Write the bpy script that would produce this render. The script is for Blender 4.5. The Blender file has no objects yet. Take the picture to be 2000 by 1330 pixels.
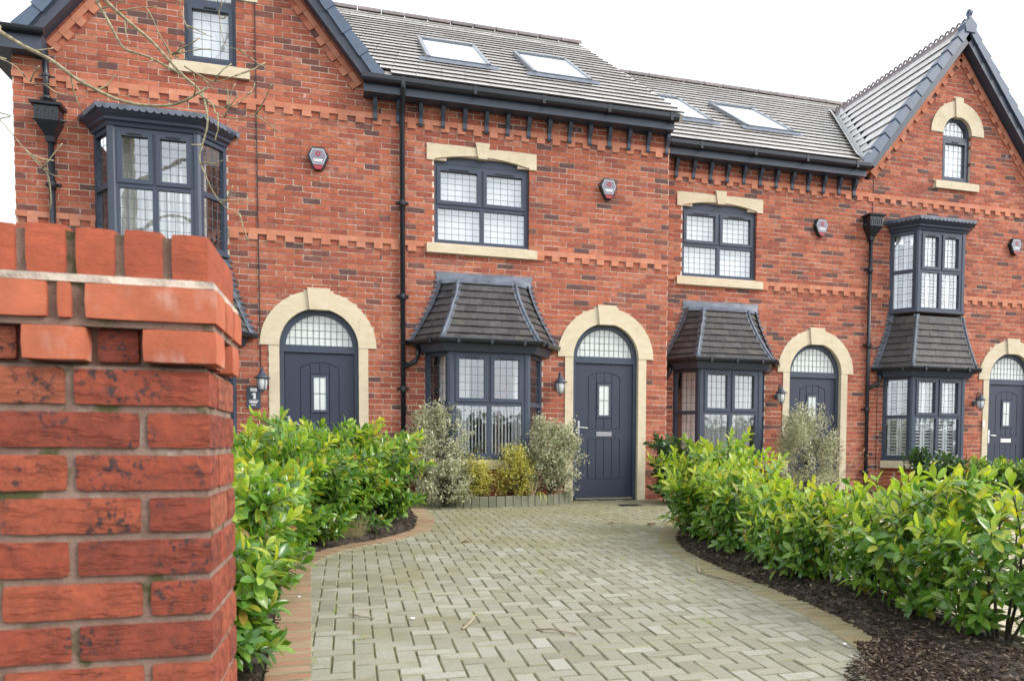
import bpy, bmesh, math, random
from mathutils import Vector, Matrix, noise
rnd = random.Random(7)
C = bpy.context.scene.collection
S = bpy.context.scene
# ------------------------------------------------------------------ camera
cam_d = bpy.data.cameras.new('camera'); cam = bpy.data.objects.new('camera', cam_d); C.objects.link(cam)
CAM = Vector((-4.611, -11.85, 0.8157))
yaw, pitch, roll = math.radians(17.1687), math.radians(-2.8674), math.radians(0.4456)
fw = Vector((math.sin(yaw)*math.cos(pitch), math.cos(yaw)*math.cos(pitch), math.sin(pitch)))
rt = Vector((math.cos(yaw), -math.sin(yaw), 0)); up = rt.cross(fw)
r2 = rt*math.cos(roll) + up*math.sin(roll); u2 = -rt*math.sin(roll) + up*math.cos(roll)
cam.matrix_world = Matrix(((r2.x, u2.x, -fw.x, CAM.x), (r2.y, u2.y, -fw.y, CAM.y), (r2.z, u2.z, -fw.z, CAM.z), (0, 0, 0, 1)))
cam_d.sensor_width = 36.0; cam_d.lens = 1621.66/2000*36
cam_d.shift_x = -183.8/2000; cam_d.shift_y = 285.1/2000
cam_d.clip_end = 3000; cam_d.clip_start = 0.05
cam_d.dof.use_dof = True; cam_d.dof.focus_distance = 9.5; cam_d.dof.aperture_fstop = 8.0
S.camera = cam
# ------------------------------------------------------------------ light
SUN_EL, SUN_AZ = math.radians(36), math.radians(122)      # azimuth from +Y towards +X
sd = Vector((math.sin(SUN_AZ)*math.cos(SUN_EL), math.cos(SUN_AZ)*math.cos(SUN_EL), math.sin(SUN_EL)))
W = bpy.data.worlds.new('World'); S.world = W; W.use_nodes = True
nt = W.node_tree; nt.nodes.clear()
out = nt.nodes.new('ShaderNodeOutputWorld'); bg = nt.nodes.new('ShaderNodeBackground')
sky = nt.nodes.new('ShaderNodeTexSky'); sky.sky_type = 'NISHITA'; sky.sun_disc = False
sky.sun_elevation = SUN_EL; sky.sun_rotation = SUN_AZ; sky.dust_density = 4.0; sky.air_density = 1.0
hsv = nt.nodes.new('ShaderNodeHueSaturation'); hsv.inputs['Saturation'].default_value = 0.22
ov = nt.nodes.new('ShaderNodeMixRGB'); ov.inputs[0].default_value = 0.65      # bright even cloud layer over the clear sky
ov.inputs[2].default_value = (7.0, 7.25, 7.6, 1)
nt.links.new(sky.outputs[0], hsv.inputs['Color']); nt.links.new(hsv.outputs[0], ov.inputs[1]); nt.links.new(ov.outputs[0], bg.inputs['Color'])
bg.inputs['Strength'].default_value = 0.15
nt.links.new(bg.outputs[0], out.inputs[0])
sl = bpy.data.lights.new('sun', 'SUN'); so = bpy.data.objects.new('sun', sl); C.objects.link(so)
sl.energy = 1.2; sl.angle = math.radians(22); sl.color = (1, 0.95, 0.87)
so.rotation_euler = (-sd).to_track_quat('-Z', 'Y').to_euler(); so.location = (10, -5, 20)
S.view_settings.view_transform = 'Standard'; S.view_settings.look = 'None'
S.view_settings.gamma = 1; S.view_settings.use_curve_mapping = False
S.view_settings.exposure = 1.0
DB, ZB = 0.863, -0.02            # set back and drop of the right hand pair of houses
# ------------------------------------------------------------------ materials
def newmat(name):
    m = bpy.data.materials.new(name); m.use_nodes = True
    t = m.node_tree; b = t.nodes['Principled BSDF']
    return m, t, b
def N(t, k, **kw):
    n = t.nodes.new(k)
    for a, v in kw.items(): setattr(n, a, v)
    return n
def rand_val(t):
    oi = N(t, 'ShaderNodeObjectInfo'); ge = N(t, 'ShaderNodeNewGeometry')
    ad = N(t, 'ShaderNodeMath', operation='ADD'); fr = N(t, 'ShaderNodeMath', operation='FRACT')
    t.links.new(oi.outputs['Random'], ad.inputs[0]); t.links.new(ge.outputs['Random Per Island'], ad.inputs[1])
    t.links.new(ad.outputs[0], fr.inputs[0]); return fr.outputs[0]
def ramp(t, src, stops, interp='LINEAR'):
    r = N(t, 'ShaderNodeValToRGB'); r.color_ramp.interpolation = interp
    e = r.color_ramp.elements
    while len(e) < len(stops): e.new(0.5)
    for i, (p, c) in enumerate(stops): e[i].position = p; e[i].color = (*c, 1)
    t.links.new(src, r.inputs[0]); return r.outputs[0]
def nz(t, scale, detail=4, rough=0.55, obj=False, stretch=None):
    tc = N(t, 'ShaderNodeTexCoord'); src = tc.outputs['Object'] if obj else None
    if not obj:
        ge = N(t, 'ShaderNodeNewGeometry'); src = ge.outputs['Position']
    if stretch:
        mp = N(t, 'ShaderNodeMapping'); mp.inputs['Scale'].default_value = stretch
        t.links.new(src, mp.inputs[0]); src = mp.outputs[0]
    n = N(t, 'ShaderNodeTexNoise'); n.inputs['Scale'].default_value = scale; n.inputs['Detail'].default_value = detail
    n.inputs['Roughness'].default_value = rough
    t.links.new(src, n.inputs['Vector']); return n.outputs['Fac']
def mix(t, fac, a, b, mode='MIX'):
    m = N(t, 'ShaderNodeMixRGB', blend_type=mode)
    for i, v in ((0, fac), (1, a), (2, b)):
        if isinstance(v, (int, float)): m.inputs[i].default_value = v
        elif isinstance(v, tuple): m.inputs[i].default_value = (*v, 1)
        else: t.links.new(v, m.inputs[i])
    return m.outputs[0]
def bump(t, b, h, strength=0.4, dist=0.01):
    bp = N(t, 'ShaderNodeBump'); bp.inputs['Strength'].default_value = strength; bp.inputs['Distance'].default_value = dist
    t.links.new(h, bp.inputs['Height']); t.links.new(bp.outputs[0], b.inputs['Normal'])
def simple(name, col, rough=0.5, var=0.15, scale=8, bmp=0.0, metal=0.0, spec=0.5, bscale=60, stretch=None):
    m, t, b = newmat(name)
    f = nz(t, scale, 5, stretch=stretch)
    lo = tuple(c*(1-var) for c in col); hi = tuple(min(1, c*(1+var)) for c in col)
    t.links.new(ramp(t, f, [(0.3, lo), (0.7, hi)]), b.inputs['Base Color'])
    b.inputs['Roughness'].default_value = rough; b.inputs['Metallic'].default_value = metal
    b.inputs['Specular IOR Level'].default_value = spec
    if bmp: bump(t, b, nz(t, bscale, 4), bmp, 0.004)
    return m
def brickmat(name, stops, dark=0.55, fine=18, spot=0.0, bdist=0.004, bs=0.6, white=0.0, wthr=0.6, crease=0.0):
    m, t, b = newmat(name)
    c = ramp(t, rand_val(t), stops, 'CONSTANT')
    n1 = nz(t, fine, 6, 0.65)
    c = mix(t, 1.0, c, ramp(t, n1, [(0.3, (dark,)*3), (0.72, (1.18, 1.15, 1.12))]), 'MULTIPLY')
    if spot:
        n2 = nz(t, 62, 5, 0.7); n3 = nz(t, 7, 2, 0.5)
        f2 = ramp(t, n2, [(0.52, (0, 0, 0)), (0.60, (1, 1, 1))]); f3 = ramp(t, n3, [(0.51, (0, 0, 0)), (0.60, (1, 1, 1))])
        f = mix(t, 1.0, f2, f3, 'MULTIPLY'); f = mix(t, 1.0, f, (spot,)*3, 'MULTIPLY')
        c = mix(t, f, c, (0.035, 0.022, 0.025))
    lg = ramp(t, nz(t, 0.55, 5, 0.6), [(0.3, (0.86,)*3), (0.7, (1.10,)*3)]); c = mix(t, 1.0, c, lg, 'MULTIPLY'); c = mix(t, 0.06, c, (0.36, 0.31, 0.29))
    if white:
        n4 = nz(t, 3.2, 4, 0.6); n5 = nz(t, 16, 4, 0.6, stretch=(1.6, 1.6, 0.5))
        f = mix(t, 1.0, ramp(t, n4, [(wthr, (0, 0, 0)), (wthr+0.12, (1, 1, 1))]), ramp(t, n5, [(0.45, (0, 0, 0)), (0.65, (white,)*3)]), 'MULTIPLY')
        c = mix(t, f, c, (0.62, 0.52, 0.47))
    t.links.new(c, b.inputs['Base Color']); b.inputs['Roughness'].default_value = 0.85
    b.inputs['Specular IOR Level'].default_value = 0.25
    hh = nz(t, 90, 6, 0.7)
    if crease:
        cr = ramp(t, nz(t, 26, 6, 0.7, stretch=(0.45, 1, 1.9)), [(0.36, (0, 0, 0)), (0.50, (1, 1, 1))]); hh = mix(t, crease, hh, cr)
    bump(t, b, hh, bs, bdist)
    return m
BR = [(0.0, (0.115, 0.055, 0.051)), (0.05, (0.18, 0.066, 0.051)), (0.11, (0.30, 0.075, 0.043)), (0.28, (0.37, 0.094, 0.049)), (0.50, (0.425, 0.115, 0.059)), (0.74, (0.465, 0.148, 0.081)), (0.90, (0.455, 0.165, 0.098)), (0.96, (0.31, 0.10, 0.066))]
M = {}
M['brick'] = brickmat('facing_brick', BR, white=0.6)
M['pierbrick'] = brickmat('pier_brick', [(0.0, (0.26, 0.049, 0.024)), (0.3, (0.32, 0.062, 0.028)), (0.6, (0.37, 0.082, 0.037)), (0.85, (0.35, 0.095, 0.045))], dark=0.6, fine=34, spot=0.95, bdist=0.006, bs=0.9, crease=0.55)
M['smooth'] = brickmat('smooth_orange_brick', [(0.0, (0.45, 0.165, 0.095)), (0.4, (0.49, 0.19, 0.112)), (0.75, (0.51, 0.21, 0.13))], dark=0.85, fine=10, bs=0.15, white=0.5)
M['copingbrick'] = brickmat('coping_brick', [(0.0, (0.43, 0.108, 0.050)), (0.5, (0.47, 0.130, 0.062))], dark=0.8, fine=14, bdist=0.003, bs=0.5, white=0.85, wthr=0.52, crease=0.25)
M['soldier'] = brickmat('edge_coping_brick', [(0.0, (0.35, 0.074, 0.034)), (0.5, (0.40, 0.088, 0.040))], dark=0.72, fine=16, bdist=0.004, bs=0.6, crease=0.3)
M['limemortar'] = simple('lime_streaked_mortar', (0.48, 0.41, 0.34), 0.95, 0.5, 18, 0.8, bscale=120)
M['mortar'] = simple('mortar', (0.60, 0.48, 0.39), 0.95, 0.2, 30, 0.5, spec=0.1, bscale=150)
def pier_mortar():
    m, t, b = newmat('pier_mortar')
    c = ramp(t, nz(t, 22, 5), [(0.3, (0.17, 0.105, 0.08)), (0.7, (0.29, 0.20, 0.155))])
    w = ramp(t, nz(t, 9, 5, 0.6), [(0.60, (0, 0, 0)), (0.74, (0.8,)*3)])
    c = mix(t, w, c, (0.45, 0.40, 0.34))
    g = ramp(t, nz(t, 13, 4, 0.6), [(0.55, (0, 0, 0)), (0.65, (0.9,)*3)])
    c = mix(t, g, c, (0.06, 0.068, 0.018))
    t.links.new(c, b.inputs['Base Color']); b.inputs['Roughness'].default_value = 0.95
    bump(t, b, nz(t, 110, 5, 0.7), 0.8, 0.005); return m
M['piermortar'] = pier_mortar()
def stone():
    m, t, b = newmat('buff_sandstone')
    c = ramp(t, nz(t, 5, 6, 0.6, stretch=(1, 1, 3)), [(0.3, (0.50, 0.42, 0.28)), (0.55, (0.60, 0.52, 0.375)), (0.75, (0.65, 0.59, 0.47))])
    c = mix(t, 0.35, c, ramp(t, nz(t, 160, 3), [(0.35, (0.4, 0.34, 0.23)), (0.65, (0.66, 0.58, 0.44))]))
    g = ramp(t, nz(t, 3, 4, 0.6), [(0.6, (0, 0, 0)), (0.8, (0.45,)*3)])
    c = mix(t, g, c, (0.36, 0.33, 0.20))
    st = ramp(t, nz(t, 9, 5, 0.65, stretch=(1.6, 1.6, 0.22)), [(0.55, (0, 0, 0)), (0.75, (0.35,)*3)])
    c = mix(t, st, c, (0.30, 0.255, 0.17))
    t.links.new(c, b.inputs['Base Color']); b.inputs['Roughness'].default_value = 0.85
    bump(t, b, nz(t, 140, 4), 0.3, 0.003); return m
M['stone'] = stone()
M['frame'] = simple('anthracite_frame', (0.042, 0.056, 0.086), 0.42, 0.08, 5, 0.06, bscale=220, spec=0.4)
M['door'] = simple('anthracite_door', (0.022, 0.030, 0.056), 0.5, 0.08, 20, 0.2, bscale=90, stretch=(8, 8, 0.6))
M['black'] = simple('black_plastic', (0.012, 0.015, 0.022), 0.3, 0.1, 10)
M['fascia'] = simple('anthracite_fascia', (0.040, 0.054, 0.082), 0.4, 0.1, 6)
M['vergecap'] = simple('grey_verge_cap', (0.075, 0.105, 0.16), 0.5, 0.14, 5)
M['skyframe'] = simple('skylight_frame_grey', (0.16, 0.175, 0.20), 0.4, 0.1, 5)
M['lead'] = simple('lead_sheet', (0.10, 0.12, 0.155), 0.5, 0.35, 9, 0.2, metal=0.0, bscale=30)
M['came'] = simple('window_lead', (0.10, 0.11, 0.13), 0.5, 0.1, 20)
M['chrome'] = simple('chrome', (0.75, 0.75, 0.76), 0.15, 0.03, 5, metal=1.0)
def tilemat(name, stops, rough, moss=0.0, spec=0.5):
    m, t, b = newmat(name)
    c = ramp(t, rand_val(t), stops)
    c = mix(t, 1.0, c, ramp(t, nz(t, 14, 5, 0.6), [(0.3, (0.72,)*3), (0.7, (1.2,)*3)]), 'MULTIPLY')
    if moss:
        f = ramp(t, nz(t, 4, 4, 0.6), [(0.55, (0, 0, 0)), (0.72, (moss,)*3)]); c = mix(t, f, c, (0.13, 0.125, 0.06))
    t.links.new(c, b.inputs['Base Color']); b.inputs['Roughness'].default_value = rough
    b.inputs['Specular IOR Level'].default_value = spec
    bump(t, b, nz(t, 70, 4), 0.25, 0.003); return m
M['rooftile'] = tilemat('concrete_roof_tile', [(0, (0.31, 0.285, 0.26)), (0.5, (0.38, 0.355, 0.33)), (1, (0.44, 0.42, 0.39))], 0.25, 0.15, 1.0)
M['baytile'] = tilemat('brown_plain_tile', [(0, (0.046, 0.043, 0.046)), (1, (0.078, 0.073, 0.075))], 0.65, 0.3, 0.35)
M['tileedge'] = simple('painted_shade_tile_edge', (0.045, 0.04, 0.035), 0.95, 0.4, 9, spec=0.1)  # dark colour paints the shade onto the front edges of the roof tiles
M['ridge'] = tilemat('ridge_tile', [(0, (0.12, 0.11, 0.115)), (1, (0.2, 0.16, 0.16))], 0.6)
def glass():
    m = bpy.data.materials.new('window_glass'); m.use_nodes = True; t = m.node_tree; t.nodes.clear()
    o = N(t, 'ShaderNodeOutputMaterial'); mx = N(t, 'ShaderNodeMixShader'); tr = N(t, 'ShaderNodeBsdfTransparent'); gl = N(t, 'ShaderNodeBsdfGlossy')
    tr.inputs[0].default_value = (0.96, 0.975, 0.98, 1); gl.inputs['Roughness'].default_value = 0.015; gl.inputs[0].default_value = (0.9, 0.95, 1, 1)
    lw = N(t, 'ShaderNodeLayerWeight'); lw.inputs['Blend'].default_value = 0.45
    mr = N(t, 'ShaderNodeMapRange'); mr.inputs['To Min'].default_value = 0.19; mr.inputs['To Max'].default_value = 0.95
    t.links.new(lw.outputs['Fresnel'], mr.inputs[0])
    gb = N(t, 'ShaderNodeNewGeometry'); iv = N(t, 'ShaderNodeMath', operation='SUBTRACT'); iv.inputs[0].default_value = 1.0; mu = N(t, 'ShaderNodeMath', operation='MULTIPLY')
    t.links.new(gb.outputs['Backfacing'], iv.inputs[1]); t.links.new(iv.outputs[0], mu.inputs[0]); t.links.new(mr.outputs[0], mu.inputs[1]); t.links.new(mu.outputs[0], mx.inputs[0])
    bp = N(t, 'ShaderNodeBump'); bp.inputs['Strength'].default_value = 0.05; bp.inputs['Distance'].default_value = 0.02
    t.links.new(nz(t, 3.5, 2), bp.inputs['Height']); t.links.new(bp.outputs[0], gl.inputs['Normal'])
    t.links.new(tr.outputs[0], mx.inputs[1]); t.links.new(gl.outputs[0], mx.inputs[2]); t.links.new(mx.outputs[0], o.inputs[0])
    return m
M['glass'] = glass()
M['frost'] = simple('frosted_glass', (0.55, 0.60, 0.58), 0.12, 0.06, 3, spec=0.8)
M['curtain'] = simple('white_voile', (0.74, 0.74, 0.72), 0.9, 0.06, 3)
M['blind'] = simple('sky_white_blind', (0.80, 0.80, 0.79), 0.85, 0.04, 2)  # bright white stands in for sky reflected in the panes
M['plum'] = simple('plum_curtain', (0.14, 0.045, 0.06), 0.9, 0.2, 8)
M['shutter'] = simple('white_shutter', (0.78, 0.80, 0.80), 0.4, 0.03, 5)
M['white'] = simple('white_print', (0.8, 0.8, 0.8), 0.5, 0.02, 5)
M['room'] = simple('room_plaster', (0.30, 0.29, 0.27), 0.9, 0.1, 2)
M['red'] = simple('red_plastic', (0.30, 0.025, 0.035), 0.3, 0.1, 5)
M['alarmface'] = simple('pale_grey_plastic', (0.40, 0.41, 0.46), 0.35, 0.04, 5)
M['alarmpanel'] = simple('alarm_panel', (0.19, 0.18, 0.23), 0.35, 0.05, 5)
def paver(name, stops, moss):
    m, t, b = newmat(name)
    c = ramp(t, rand_val(t), stops)
    c = mix(t, 0.5, c, mix(t, 1.0, c, ramp(t, nz(t, 120, 4, 0.7), [(0.3, (0.55,)*3), (0.7, (1.45,)*3)]), 'MULTIPLY'))
    sp_ = N(t, 'ShaderNodeSeparateXYZ'); gp_ = N(t, 'ShaderNodeNewGeometry'); t.links.new(gp_.outputs['Position'], sp_.inputs[0])
    my_ = N(t, 'ShaderNodeMapRange'); my_.inputs['From Min'].default_value = -7.5; my_.inputs['From Max'].default_value = -1.0; my_.inputs['To Min'].default_value = -0.10; my_.inputs['To Max'].default_value = 0.16
    t.links.new(sp_.outputs['Y'], my_.inputs[0]); ad_ = N(t, 'ShaderNodeMath', operation='ADD'); t.links.new(my_.outputs[0], ad_.inputs[0]); t.links.new(nz(t, 1.6, 6, 0.7), ad_.inputs[1])
    f = ramp(t, ad_.outputs[0], [(0.42, (0, 0, 0)), (0.72, (moss,)*3)])
    c = mix(t, f, c, (0.19, 0.175, 0.075))
    f = ramp(t, nz(t, 6, 5, 0.7), [(0.55, (0, 0, 0)), (0.72, (0.5,)*3)])
    c = mix(t, f, c, (0.17, 0.175, 0.10))
    t.links.new(c, b.inputs['Base Color']); b.inputs['Roughness'].default_value = 0.8
    b.inputs['Specular IOR Level'].default_value = 0.3
    bump(t, b, nz(t, 130, 5, 0.65), 0.5, 0.004); return m
M['paver'] = paver('grey_paver', [(0, (0.20, 0.19, 0.145)), (0.25, (0.245, 0.235, 0.185)), (0.8, (0.285, 0.275, 0.225)), (1, (0.325, 0.315, 0.27))], 0.8)
M['redpaver'] = paver('red_border_paver', [(0, (0.30, 0.165, 0.105)), (0.5, (0.36, 0.21, 0.14)), (1, (0.33, 0.235, 0.15))], 0.45)
M['mosspaver'] = paver('mossy_border_paver', [(0, (0.24, 0.185, 0.10)), (0.5, (0.28, 0.23, 0.13)), (1, (0.25, 0.235, 0.15))], 0.6)
M['tanpaver'] = paver('tan_paver', [(0, (0.42, 0.36, 0.26)), (1, (0.52, 0.45, 0.34))], 0.2)
M['joint'] = simple('mossy_joint_sand', (0.15, 0.14, 0.06), 0.95, 0.6, 6, 0.5, bscale=200)
M['arris'] = simple('weathered_paver_edge', (0.21, 0.20, 0.125), 0.9, 0.35, 7, 0.4, bscale=120)
M['kerb'] = paver('grey_green_kerb', [(0, (0.12, 0.135, 0.11)), (1, (0.17, 0.185, 0.15))], 0.3)
M['soil'] = simple('dark_soil', (0.045, 0.034, 0.025), 0.95, 0.5, 12, 1.0, bscale=60)
M['chip'] = tilemat('bark_chip', [(0, (0.02, 0.014, 0.012)), (0.65, (0.05, 0.034, 0.025)), (0.9, (0.13, 0.095, 0.065)), (1, (0.25, 0.20, 0.14))], 0.9, spec=0.2)
M['ground'] = simple('ground_tarmac', (0.13, 0.12, 0.10), 0.95, 0.3, 3, 0.5, bscale=80)
def leafmat(name, stops, rough=0.3, trans=0.35, spec=0.5, tcol=None, edge=None):
    m, t, b = newmat(name)
    r = rand_val(t)
    c = ramp(t, r, stops)
    c = mix(t, 1.0, c, ramp(t, nz(t, 40, 3), [(0.3, (0.8,)*3), (0.7, (1.15,)*3)]), 'MULTIPLY')
    t.links.new(c, b.inputs['Base Color']); b.inputs['Roughness'].default_value = rough; b.inputs['Specular IOR Level'].default_value = spec
    tl = N(t, 'ShaderNodeBsdfTranslucent'); mx = N(t, 'ShaderNodeMixShader'); mx.inputs[0].default_value = trans
    t.links.new(mix(t, 1.0, c, tcol or (1.7, 1.6, 0.6), 'MULTIPLY'), tl.inputs[0])
    t.links.new(b.outputs[0], mx.inputs[1]); t.links.new(tl.outputs[0], mx.inputs[2])
    t.links.new(mx.outputs[0], t.nodes['Material Output'].inputs[0]); return m
LAU = [(0, (0.055, 0.15, 0.026)), (0.35, (0.095, 0.22, 0.036)), (0.7, (0.16, 0.30, 0.045)), (0.92, (0.22, 0.35, 0.05)), (0.975, (0.36, 0.32, 0.04)), (1.0, (0.26, 0.13, 0.05))]
M['laurel'] = leafmat('laurel_leaf', LAU, 0.21, 0.36, spec=0.65)
M['laurelyoung'] = leafmat('laurel_young_leaf', [(0, (0.20, 0.34, 0.045)), (0.6, (0.31, 0.43, 0.055)), (1, (0.44, 0.44, 0.06))], 0.3, 0.42)
M['laureldark'] = leafmat('laurel_dark_leaf', [(0, (0.02, 0.06, 0.018)), (1, (0.055, 0.125, 0.03))], 0.28, 0.25)
M['pitto'] = leafmat('variegated_leaf', [(0, (0.24, 0.275, 0.155)), (0.4, (0.42, 0.435, 0.28)), (1, (0.66, 0.64, 0.47))], 0.4, 0.3, tcol=(1.1, 1.1, 0.9))
M['euony'] = leafmat('golden_leaf', [(0, (0.25, 0.30, 0.045)), (0.4, (0.50, 0.47, 0.085)), (1, (0.72, 0.66, 0.21))], 0.4, 0.28, tcol=(1.2, 1.1, 0.6))
M['strap'] = leafmat('yellow_striped_leaf', [(0, (0.25, 0.29, 0.05)), (1, (0.55, 0.50, 0.15))], 0.4, 0.25, tcol=(1.2, 1.1, 0.6))
M['dry'] = leafmat('dry_leaf', [(0, (0.20, 0.11, 0.06)), (1, (0.40, 0.28, 0.17))], 0.8, 0.2, tcol=(1.1, 1, 0.8))
M['stem'] = simple('laurel_stem', (0.045, 0.038, 0.025), 0.8, 0.4, 20)
M['twig'] = simple('pale_twig', (0.32, 0.25, 0.17), 0.8, 0.3, 15)
M['bark'] = simple('lichen_bark', (0.26, 0.225, 0.135), 0.85, 0.55, 30, 0.6, bscale=120)
M['pebble'] = simple('white_pebble', (0.75, 0.74, 0.72), 0.7, 0.1, 40)
M['grass'] = leafmat('dead_grass', [(0, (0.25, 0.22, 0.10)), (1, (0.42, 0.36, 0.2))], 0.8, 0.2, tcol=(1.1, 1, 0.8))
M['lampglass'] = simple('lamp_glass', (0.55, 0.57, 0.58), 0.08, 0.1, 12, spec=0.9)
# ------------------------------------------------------------------ builders
def tag(o, label=None, cat=None, group=None, kind=None):
    if label: o['label'] = label
    if cat: o['category'] = cat
    if group: o['group'] = group
    if kind: o['kind'] = kind
    return o
def thing(name, loc, label, cat, group=None):
    o = bpy.data.objects.new(name, None); o.empty_display_size = 0.2; C.objects.link(o); o.location = loc
    return tag(o, label, cat, group)
def root_loc(p):
    v = Vector((0, 0, 0))
    while p is not None: v += p.location; p = p.parent
    return v
def obj(name, bm, mat, parent=None, smooth=False):
    """links a bmesh given in world coordinates as one object under parent"""
    if parent is not None: bmesh.ops.translate(bm, verts=bm.verts, vec=-root_loc(parent))
    me = bpy.data.meshes.new(name); bm.to_mesh(me); bm.free()
    me.materials.append(M[mat])
    if smooth:
        for p in me.polygons: p.use_smooth = True
    o = bpy.data.objects.new(name, me); C.objects.link(o); o.parent = parent
    return o
def inst(name, me, mtx, parent):
    o = bpy.data.objects.new(name, me); C.objects.link(o); o.parent = parent
    o.matrix_basis = Matrix.Translation(-root_loc(parent)) @ mtx
    return o
def nb(): return bmesh.new()
def hexa(bm, P):
    v = [bm.verts.new(p) for p in P]      # 0-3 bottom ring, 4-7 top ring
    for f in ((3, 2, 1, 0), (4, 5, 6, 7), (0, 1, 5, 4), (1, 2, 6, 5), (2, 3, 7, 6), (3, 0, 4, 7)): bm.faces.new([v[i] for i in f])
def box(bm, x0, x1, y0, y1, z0, z1, T=None):
    P = [Vector(p) for p in ((x0, y0, z0), (x1, y0, z0), (x1, y1, z0), (x0, y1, z0), (x0, y0, z1), (x1, y0, z1), (x1, y1, z1), (x0, y1, z1))]
    if T: P = [T @ p for p in P]
    hexa(bm, P)
def prism(bm, pts, y0, y1, T=None):
    """polygon in x,z extruded along y"""
    a = [Vector((x, y0, z)) for x, z in pts]; b = [Vector((x, y1, z)) for x, z in pts]
    if T: a = [T @ p for p in a]; b = [T @ p for p in b]
    a = [bm.verts.new(p) for p in a]; b = [bm.verts.new(p) for p in b]; n = len(a)
    bm.faces.new(a); bm.faces.new(b[::-1])
    for i in range(n): bm.faces.new((a[i], b[i], b[(i+1) % n], a[(i+1) % n]))
def tube(bm, pts, r, n=8, cap=True):
    pts = [Vector(p) for p in pts]; rs = r if isinstance(r, (list, tuple)) else [r]*len(pts)
    rings = []; ref = Vector((0.3, 0.2, 1)).normalized()
    for i, p in enumerate(pts):
        d = (pts[min(i+1, len(pts)-1)]-pts[max(i-1, 0)])
        if d.length < 1e-9: d = Vector((0, 0, 1))
        d.normalize()
        if abs(d.dot(ref)) > 0.98: ref = Vector((1, 0.1, 0)).normalized()
        a = d.cross(ref).normalized(); b = d.cross(a)
        rings.append([bm.verts.new(p+(a*math.cos(6.28318*k/n)+b*math.sin(6.28318*k/n))*rs[i]) for k in range(n)])
    for i in range(len(rings)-1):
        for k in range(n): bm.faces.new((rings[i][k], rings[i][(k+1) % n], rings[i+1][(k+1) % n], rings[i+1][k]))
    if cap: bm.faces.new(rings[0][::-1]); bm.faces.new(rings[-1])
def lathe(bm, prof, c, n=14, T=None):
    rings = []
    for r, z in prof:
        ring = []
        for k in range(n):
            p = Vector((c[0]+r*math.cos(6.28318*k/n), c[1]+r*math.sin(6.28318*k/n), c[2]+z))
            ring.append(bm.verts.new(T @ p if T else p))
        rings.append(ring)
    for i in range(len(rings)-1):
        for k in range(n): bm.faces.new((rings[i][k], rings[i][(k+1) % n], rings[i+1][(k+1) % n], rings[i+1][k]))
    bm.faces.new(rings[0][::-1]); bm.faces.new(rings[-1])
def sweep(bm, plan, prof, closed_ends=True):
    """profile (outward, z) swept along a plan polyline; outward is to the right-hand side of travel"""
    n = len(plan); nor = []
    for i in range(n-1):
        d = Vector(plan[i+1])-Vector(plan[i]); d.normalize(); nor.append(Vector((d.y, -d.x)))
    rings = []
    for i in range(n):
        if i == 0: m = nor[0]
        elif i == n-1: m = nor[-1]
        else:
            m = (nor[i-1]+nor[i]).normalized(); m = m/max(0.3, m.dot(nor[i]))
        rings.append([bm.verts.new((plan[i][0]+m.x*o, plan[i][1]+m.y*o, z)) for o, z in prof])
    k = len(prof)
    for i in range(n-1):
        for j in range(k): bm.faces.new((rings[i][j], rings[i][(j+1) % k], rings[i+1][(j+1) % k], rings[i+1][j]))
    if closed_ends: bm.faces.new(rings[0][::-1]); bm.faces.new(rings[-1])
def rectprof(o0, o1, z0, z1): return [(o0, z0), (o1, z0), (o1, z1), (o0, z1)]
def halfround(o, z, r, k=6):        # gutter section hanging at outward offset o
    return [(o, z), ] + [(o+r-r*math.cos(math.pi*i/k), z-r*1.05*math.sin(math.pi*i/k)) for i in range(1, k)] + [(o+2*r, z), (o+2*r, z+0.012), (o, z+0.012)]
def arcpts(cx, cz, r, a0, a1, n): return [(cx+r*math.cos(a0+(a1-a0)*i/n), cz+r*math.sin(a0+(a1-a0)*i/n)) for i in range(n+1)]
# shared brick meshes: unit cuboid (x 0..1, y 0..1, z 0..1), slightly irregular
def unit_variants(name, mat, n, jit, chamfer=0.0):
    L = []
    for k in range(n):
        bm = nb(); box(bm, 0, 1, 0, 1, 0, 1)
        for v in bm.verts:
            v.co += Vector((rnd.uniform(-jit, jit)*0.4, rnd.uniform(-jit, jit)*0.25 if v.co.y < 0.5 else 0, rnd.uniform(-jit, jit)))
        me = bpy.data.meshes.new(name); bm.to_mesh(me); bm.free(); me.materials.append(M[mat]); L.append(me)
    return L
BRICK = unit_variants('brick', 'brick', 8, 0.05)
BAND = unit_variants('band_brick', 'smooth', 4, 0.015)
COURSE = 0.075; J = 0.010
def emit_bricks(specs, house, me_list, name, nobj, key):
    """specs: (x,y,z,sx,sy,sz[,rot matrix]) ; the nobj that score highest become objects, the rest one stuff mesh"""
    specs = sorted(specs, key=key)
    for s in specs[:nobj]:
        Tm = Matrix.Translation(s[:3]) if len(s) == 6 else s[6]
        inst(name, rnd.choice(me_list), Tm @ Matrix.Diagonal((s[3], s[4], s[5], 1)), house)
    rest = specs[nobj:]
    if rest:
        bm = nb()
        for s in rest:
            j = lambda: rnd.uniform(-0.002, 0.002)
            if len(s) == 6: box(bm, s[0]+j(), s[0]+s[3]+j(), s[1]+j(), s[1]+s[4], s[2]+j(), s[2]+s[5]+j())
            else: box(bm, 0, s[3], 0, s[4], 0, s[5], s[6])
        o = obj(name+'work', bm, me_list[0].materials[0].name if False else ('brick' if me_list is BRICK else 'smooth'), house)
        o['kind'] = 'stuff'
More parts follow.
